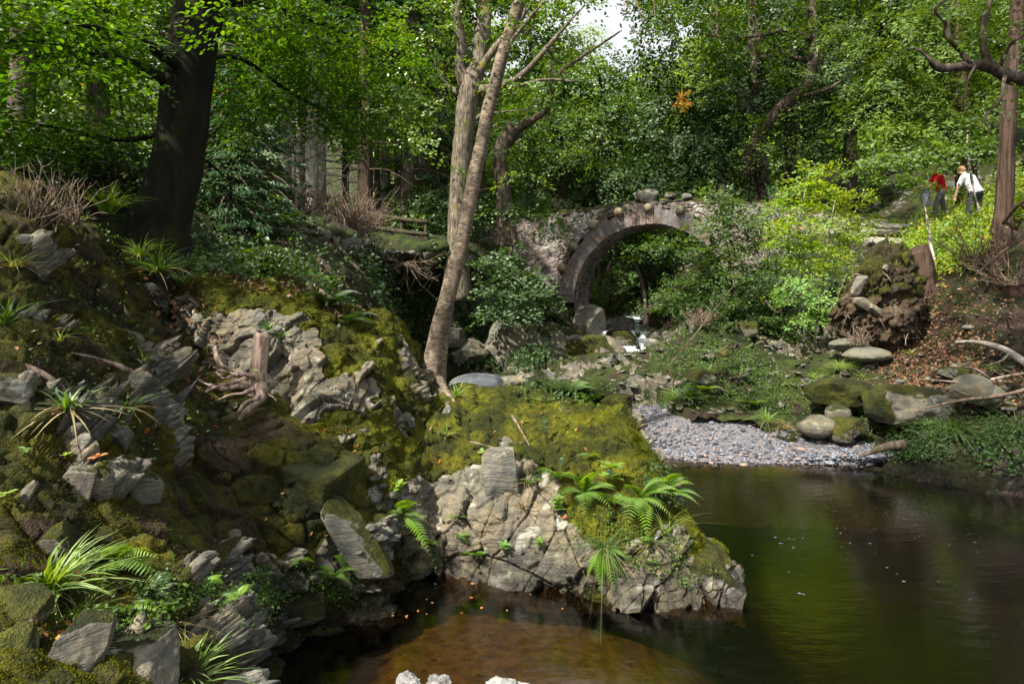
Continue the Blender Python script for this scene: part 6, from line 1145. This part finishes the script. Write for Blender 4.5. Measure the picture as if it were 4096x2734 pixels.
# ---- stuff nobody could count ----
def moss_fuzz(name, label, V, N, mv, n, size, mat, ymax=99):
    w_ = np.clip(mv, 0, 1) * (.15 + np.clip(N[:, 2] + .3, 0, 1)) * (V[:, 1] < ymax) * (V[:, 2] > .1); px, py = proj(V); w_ = w_ * ((px > -30) & (px < 1060) & (py < 720)) / V[:, 1] ** 1.0
    k = rng.choice(len(V), n, p=w_ / w_.sum()); p = V[k] + rng.normal(size=(n, 3)) * .008; c = np.clip(fbm(p, 2.0, 3, 8) + .5 + rng.normal(size=n) * .15, 0, 1)
    L = leaves(p, unit(N[k] + rng.normal(size=(n, 3)) * .45), rvec(n), size * rng.uniform(.5, 1.3, n), 'needle', c)
    return kind(mk(name, L[0], L[1], M[mat], None, False, {'rnd': L[2]}), 'stuff', label)
M['moss_fuzz'] = m_leaf('moss_tips', (.06, .065, .005), (.15, .15, .007), .25, gloss=.0, tint=1.3)
moss_fuzz('moss', 'yellow green moss on the slate outcrop', OV, ON, MV['rock_outcrop'], 230000, .015, 'moss_fuzz')
M['moss_fuzz2'] = m_leaf('bank_moss_tips', (.018, .022, .004), (.11, .105, .008), .2, gloss=.0, tint=1.2)
moss_fuzz('moss', 'olive moss over the near left bank', NBV, NBN, MV['river_bank'], 230000, .012, 'moss_fuzz2')
def pick(n, poly, zr=(-9, 99), ymin=0, ymax=60, up=-1):
    """random visible terrain points inside a list of ellipses (px,py,rx,ry)"""
    out = []; 
    for a, b, Yv, V, N in SURF:
        for (x0, y0, rx, ry) in poly:
            m = np.where((((a - x0) / rx) ** 2 + ((b - y0) / ry) ** 2 < 1) & (Yv > ymin) & (Yv < ymax) & (V[:, 2] > .05) & (N[:, 2] > up))[0]
            if len(m): out.append((V[m], N[m], rx * ry))
    Vs, Ns = [], []
    tot = sum(o[2] for o in out)
    for V, N, w_ in out:
        k = rng.integers(0, len(V), max(1, int(n * w_ / tot))); Vs.append(V[k]); Ns.append(N[k])
    return np.concatenate(Vs), np.concatenate(Ns)
def cover(name, label, n, poly, size, mat, h=.03, t='oval', clump=1, **k):
    V, N = pick(n, poly, **k); 
    if clump > 1: V = np.repeat(V, clump, 0) + rng.normal(size=(len(V) * clump, 3)) * size * 1.3; N = np.repeat(N, clump, 0)
    V = V + N * (h * rng.random(len(V)))[:, None] + np.array([0, 0, .5 * h]) * rng.random((len(V), 1))
    d = unit(rng.normal(size=V.shape) + N * .4); L = leaves(V, d, unit(N * .7 + np.array([0, -.2, .6]) + rng.normal(size=V.shape) * .35), size * rng.uniform(.5, 1.2, len(V)), t)
    return kind(mk(name, L[0], L[1], M[mat], None, False, {'rnd': L[2]}), 'stuff', label)
cover('fallen_leaves', 'scattered orange fallen leaves on rock, moss and bank', 620, [(200, 400, 60, 40), (120, 350, 110, 100), (320, 480, 60, 60), (500, 470, 120, 60), (260, 560, 50, 40), (70, 600, 70, 50), (330, 430, 60, 20)], .055, 'lf_orange', .004, ymax=11)
cover('leaf_litter', 'brown and orange leaf litter on the right slope', 5200, [(960, 310, 60, 60), (930, 350, 60, 40), (990, 380, 50, 30), (890, 370, 40, 30)], .075, 'litter', .01, ymax=20)
cover('leaf_litter', 'dull leaf litter on the shaded left slope', 3000, [(290, 255, 100, 40), (180, 330, 40, 50), (350, 280, 40, 40), (215, 385, 40, 22)], .08, 'litter', .01, ymin=5, ymax=24)
cover('undergrowth', 'low bramble and herb layer on the shaded slope behind the outcrop', 560, [(225, 225, 45, 40), (265, 245, 55, 35), (320, 275, 60, 30), (250, 285, 50, 22), (200, 270, 30, 30)], .085, 'lf_dusk', .2, clump=7, ymin=8.5, ymax=22)
cover('undergrowth', 'darker herbs and ferns low on the cliff by the far pool', 900, [(480, 345, 40, 26), (520, 350, 36, 20), (445, 300, 22, 60), (380, 300, 40, 50), (540, 300, 30, 30)], .12, 'lf_dark', .25, clump=9, ymin=15, ymax=26)
cover('undergrowth', 'sunlit low growth beside the upper path', 2100, [(960, 235, 45, 28), (940, 255, 45, 22), (985, 215, 40, 22), (1015, 190, 26, 26)], .10, 'lf_bright', .3, clump=7, ymin=11, ymax=27)
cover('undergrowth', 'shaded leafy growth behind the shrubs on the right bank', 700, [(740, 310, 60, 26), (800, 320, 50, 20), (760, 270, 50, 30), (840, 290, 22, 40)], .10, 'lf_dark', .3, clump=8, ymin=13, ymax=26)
cover('undergrowth', 'woodland floor growth beyond the bridge', 1600, [(640, 300, 60, 26), (560, 232, 60, 12), (700, 215, 120, 20), (420, 225, 80, 10)], .16, 'lf_mid', .5, clump=9, ymin=22, ymax=60)
cover('ivy', 'ivy and small herbs covering the mound behind the gravel', 800, [(695, 338, 26, 20), (680, 355, 30, 20), (720, 365, 40, 22), (745, 380, 40, 22)], .05, 'lf_mid', .07, clump=5, ymin=11, ymax=20)
cover('ground_herbs', 'grass and herbs between the ledges of the right bank', 650, [(760, 395, 40, 22), (800, 405, 40, 20), (660, 395, 60, 20), (850, 410, 40, 14), (900, 440, 50, 16), (960, 430, 60, 24), (560, 395, 50, 14), (780, 350, 40, 16), (1000, 440, 30, 30)], .055, 'lf_mid', .09, clump=6, ymin=9, ymax=20)
cover('ground_herbs', 'leafy herbs overhanging the dark water on the right', 420, [(950, 445, 50, 22), (1005, 450, 30, 26), (910, 455, 30, 10)], .06, 'lf_dark', .16, clump=7, ymin=8, ymax=14)
cover('ivy', 'dark ivy on the end of the outcrop over the pool', 220, [(660, 495, 14, 20), (650, 480, 12, 12)], .05, 'lf_ivy', .03, clump=3, ymin=6, ymax=9)
cover('creeping_herbs', 'small creeping leaves along the left water edge', 1500, [(180, 600, 50, 28), (235, 605, 50, 22), (290, 585, 40, 22), (340, 585, 24, 14), (130, 620, 30, 14)], .028, 'lf_mid', .04, clump=4, ymin=3, ymax=8)
cover('creeping_herbs', 'small creeping leaves on the low end of the outcrop', 420, [(640, 550, 50, 22), (690, 575, 26, 10), (600, 530, 30, 16), (420, 560, 20, 14)], .03, 'lf_mid', .04, clump=4, ymin=6, ymax=9)
cover('creeping_herbs', 'grassy herbs scattered over the left bank', 420, [(80, 330, 60, 60), (120, 420, 80, 40), (90, 250, 40, 40), (60, 590, 60, 30)], .04, 'lf_mid', .04, clump=3, ymin=3, ymax=8)
cover('cliff_ivy', 'ivy draping the dark cliff below the hanging sapling', 1500, [(500, 325, 34, 22), (520, 300, 26, 26), (475, 320, 14, 26)], .09, 'lf_ivy', .08, clump=4, ymin=17, ymax=26)
# floating leaves and foam flecks
def on_water(n, reg, size, aspect, mat, name, label, ang=0.0):
    px = rng.normal(reg[0], reg[2], n); py = rng.uniform(reg[1] - reg[3], reg[1] + reg[3], n); Y = CAMZ * F_PX / (py - HY); V = np.stack([(px - CX) / F_PX * Y, Y, np.full(n, .006)], 1)
    a = ang + rng.normal(size=n) * (.08 if aspect > 2 else 3); d = np.stack([np.cos(a), np.sin(a), 0 * a], 1); L = leaves(V, d, np.tile([0, 0, 1.], (n, 1)) + rng.normal(size=(n, 3)) * (.0 if aspect > 2 else .2), size * rng.uniform(.5, 1.3, n), 'needle' if aspect > 2 else 'oval')
    return kind(mk(name, L[0], L[1], mat, None, False, {'rnd': L[2]}), 'stuff', label)
on_water(30, (440, 590, 60, 26), .04, 1, M['lf_orange'], 'floating_leaves', 'orange leaves floating below the outcrop')
M['foam'] = m_plain('foam', (.3, .34, .42), None, .6)
on_water(170, (900, 510, 70, 38), .018, 3, M['foam'], 'foam_flecks', 'small white foam flecks drifting on the dark pool', .05); on_water(30, (830, 560, 110, 40), .035, 3, M['foam'], 'foam_flecks', 'foam streaks drifting across the middle of the pool', -.15)
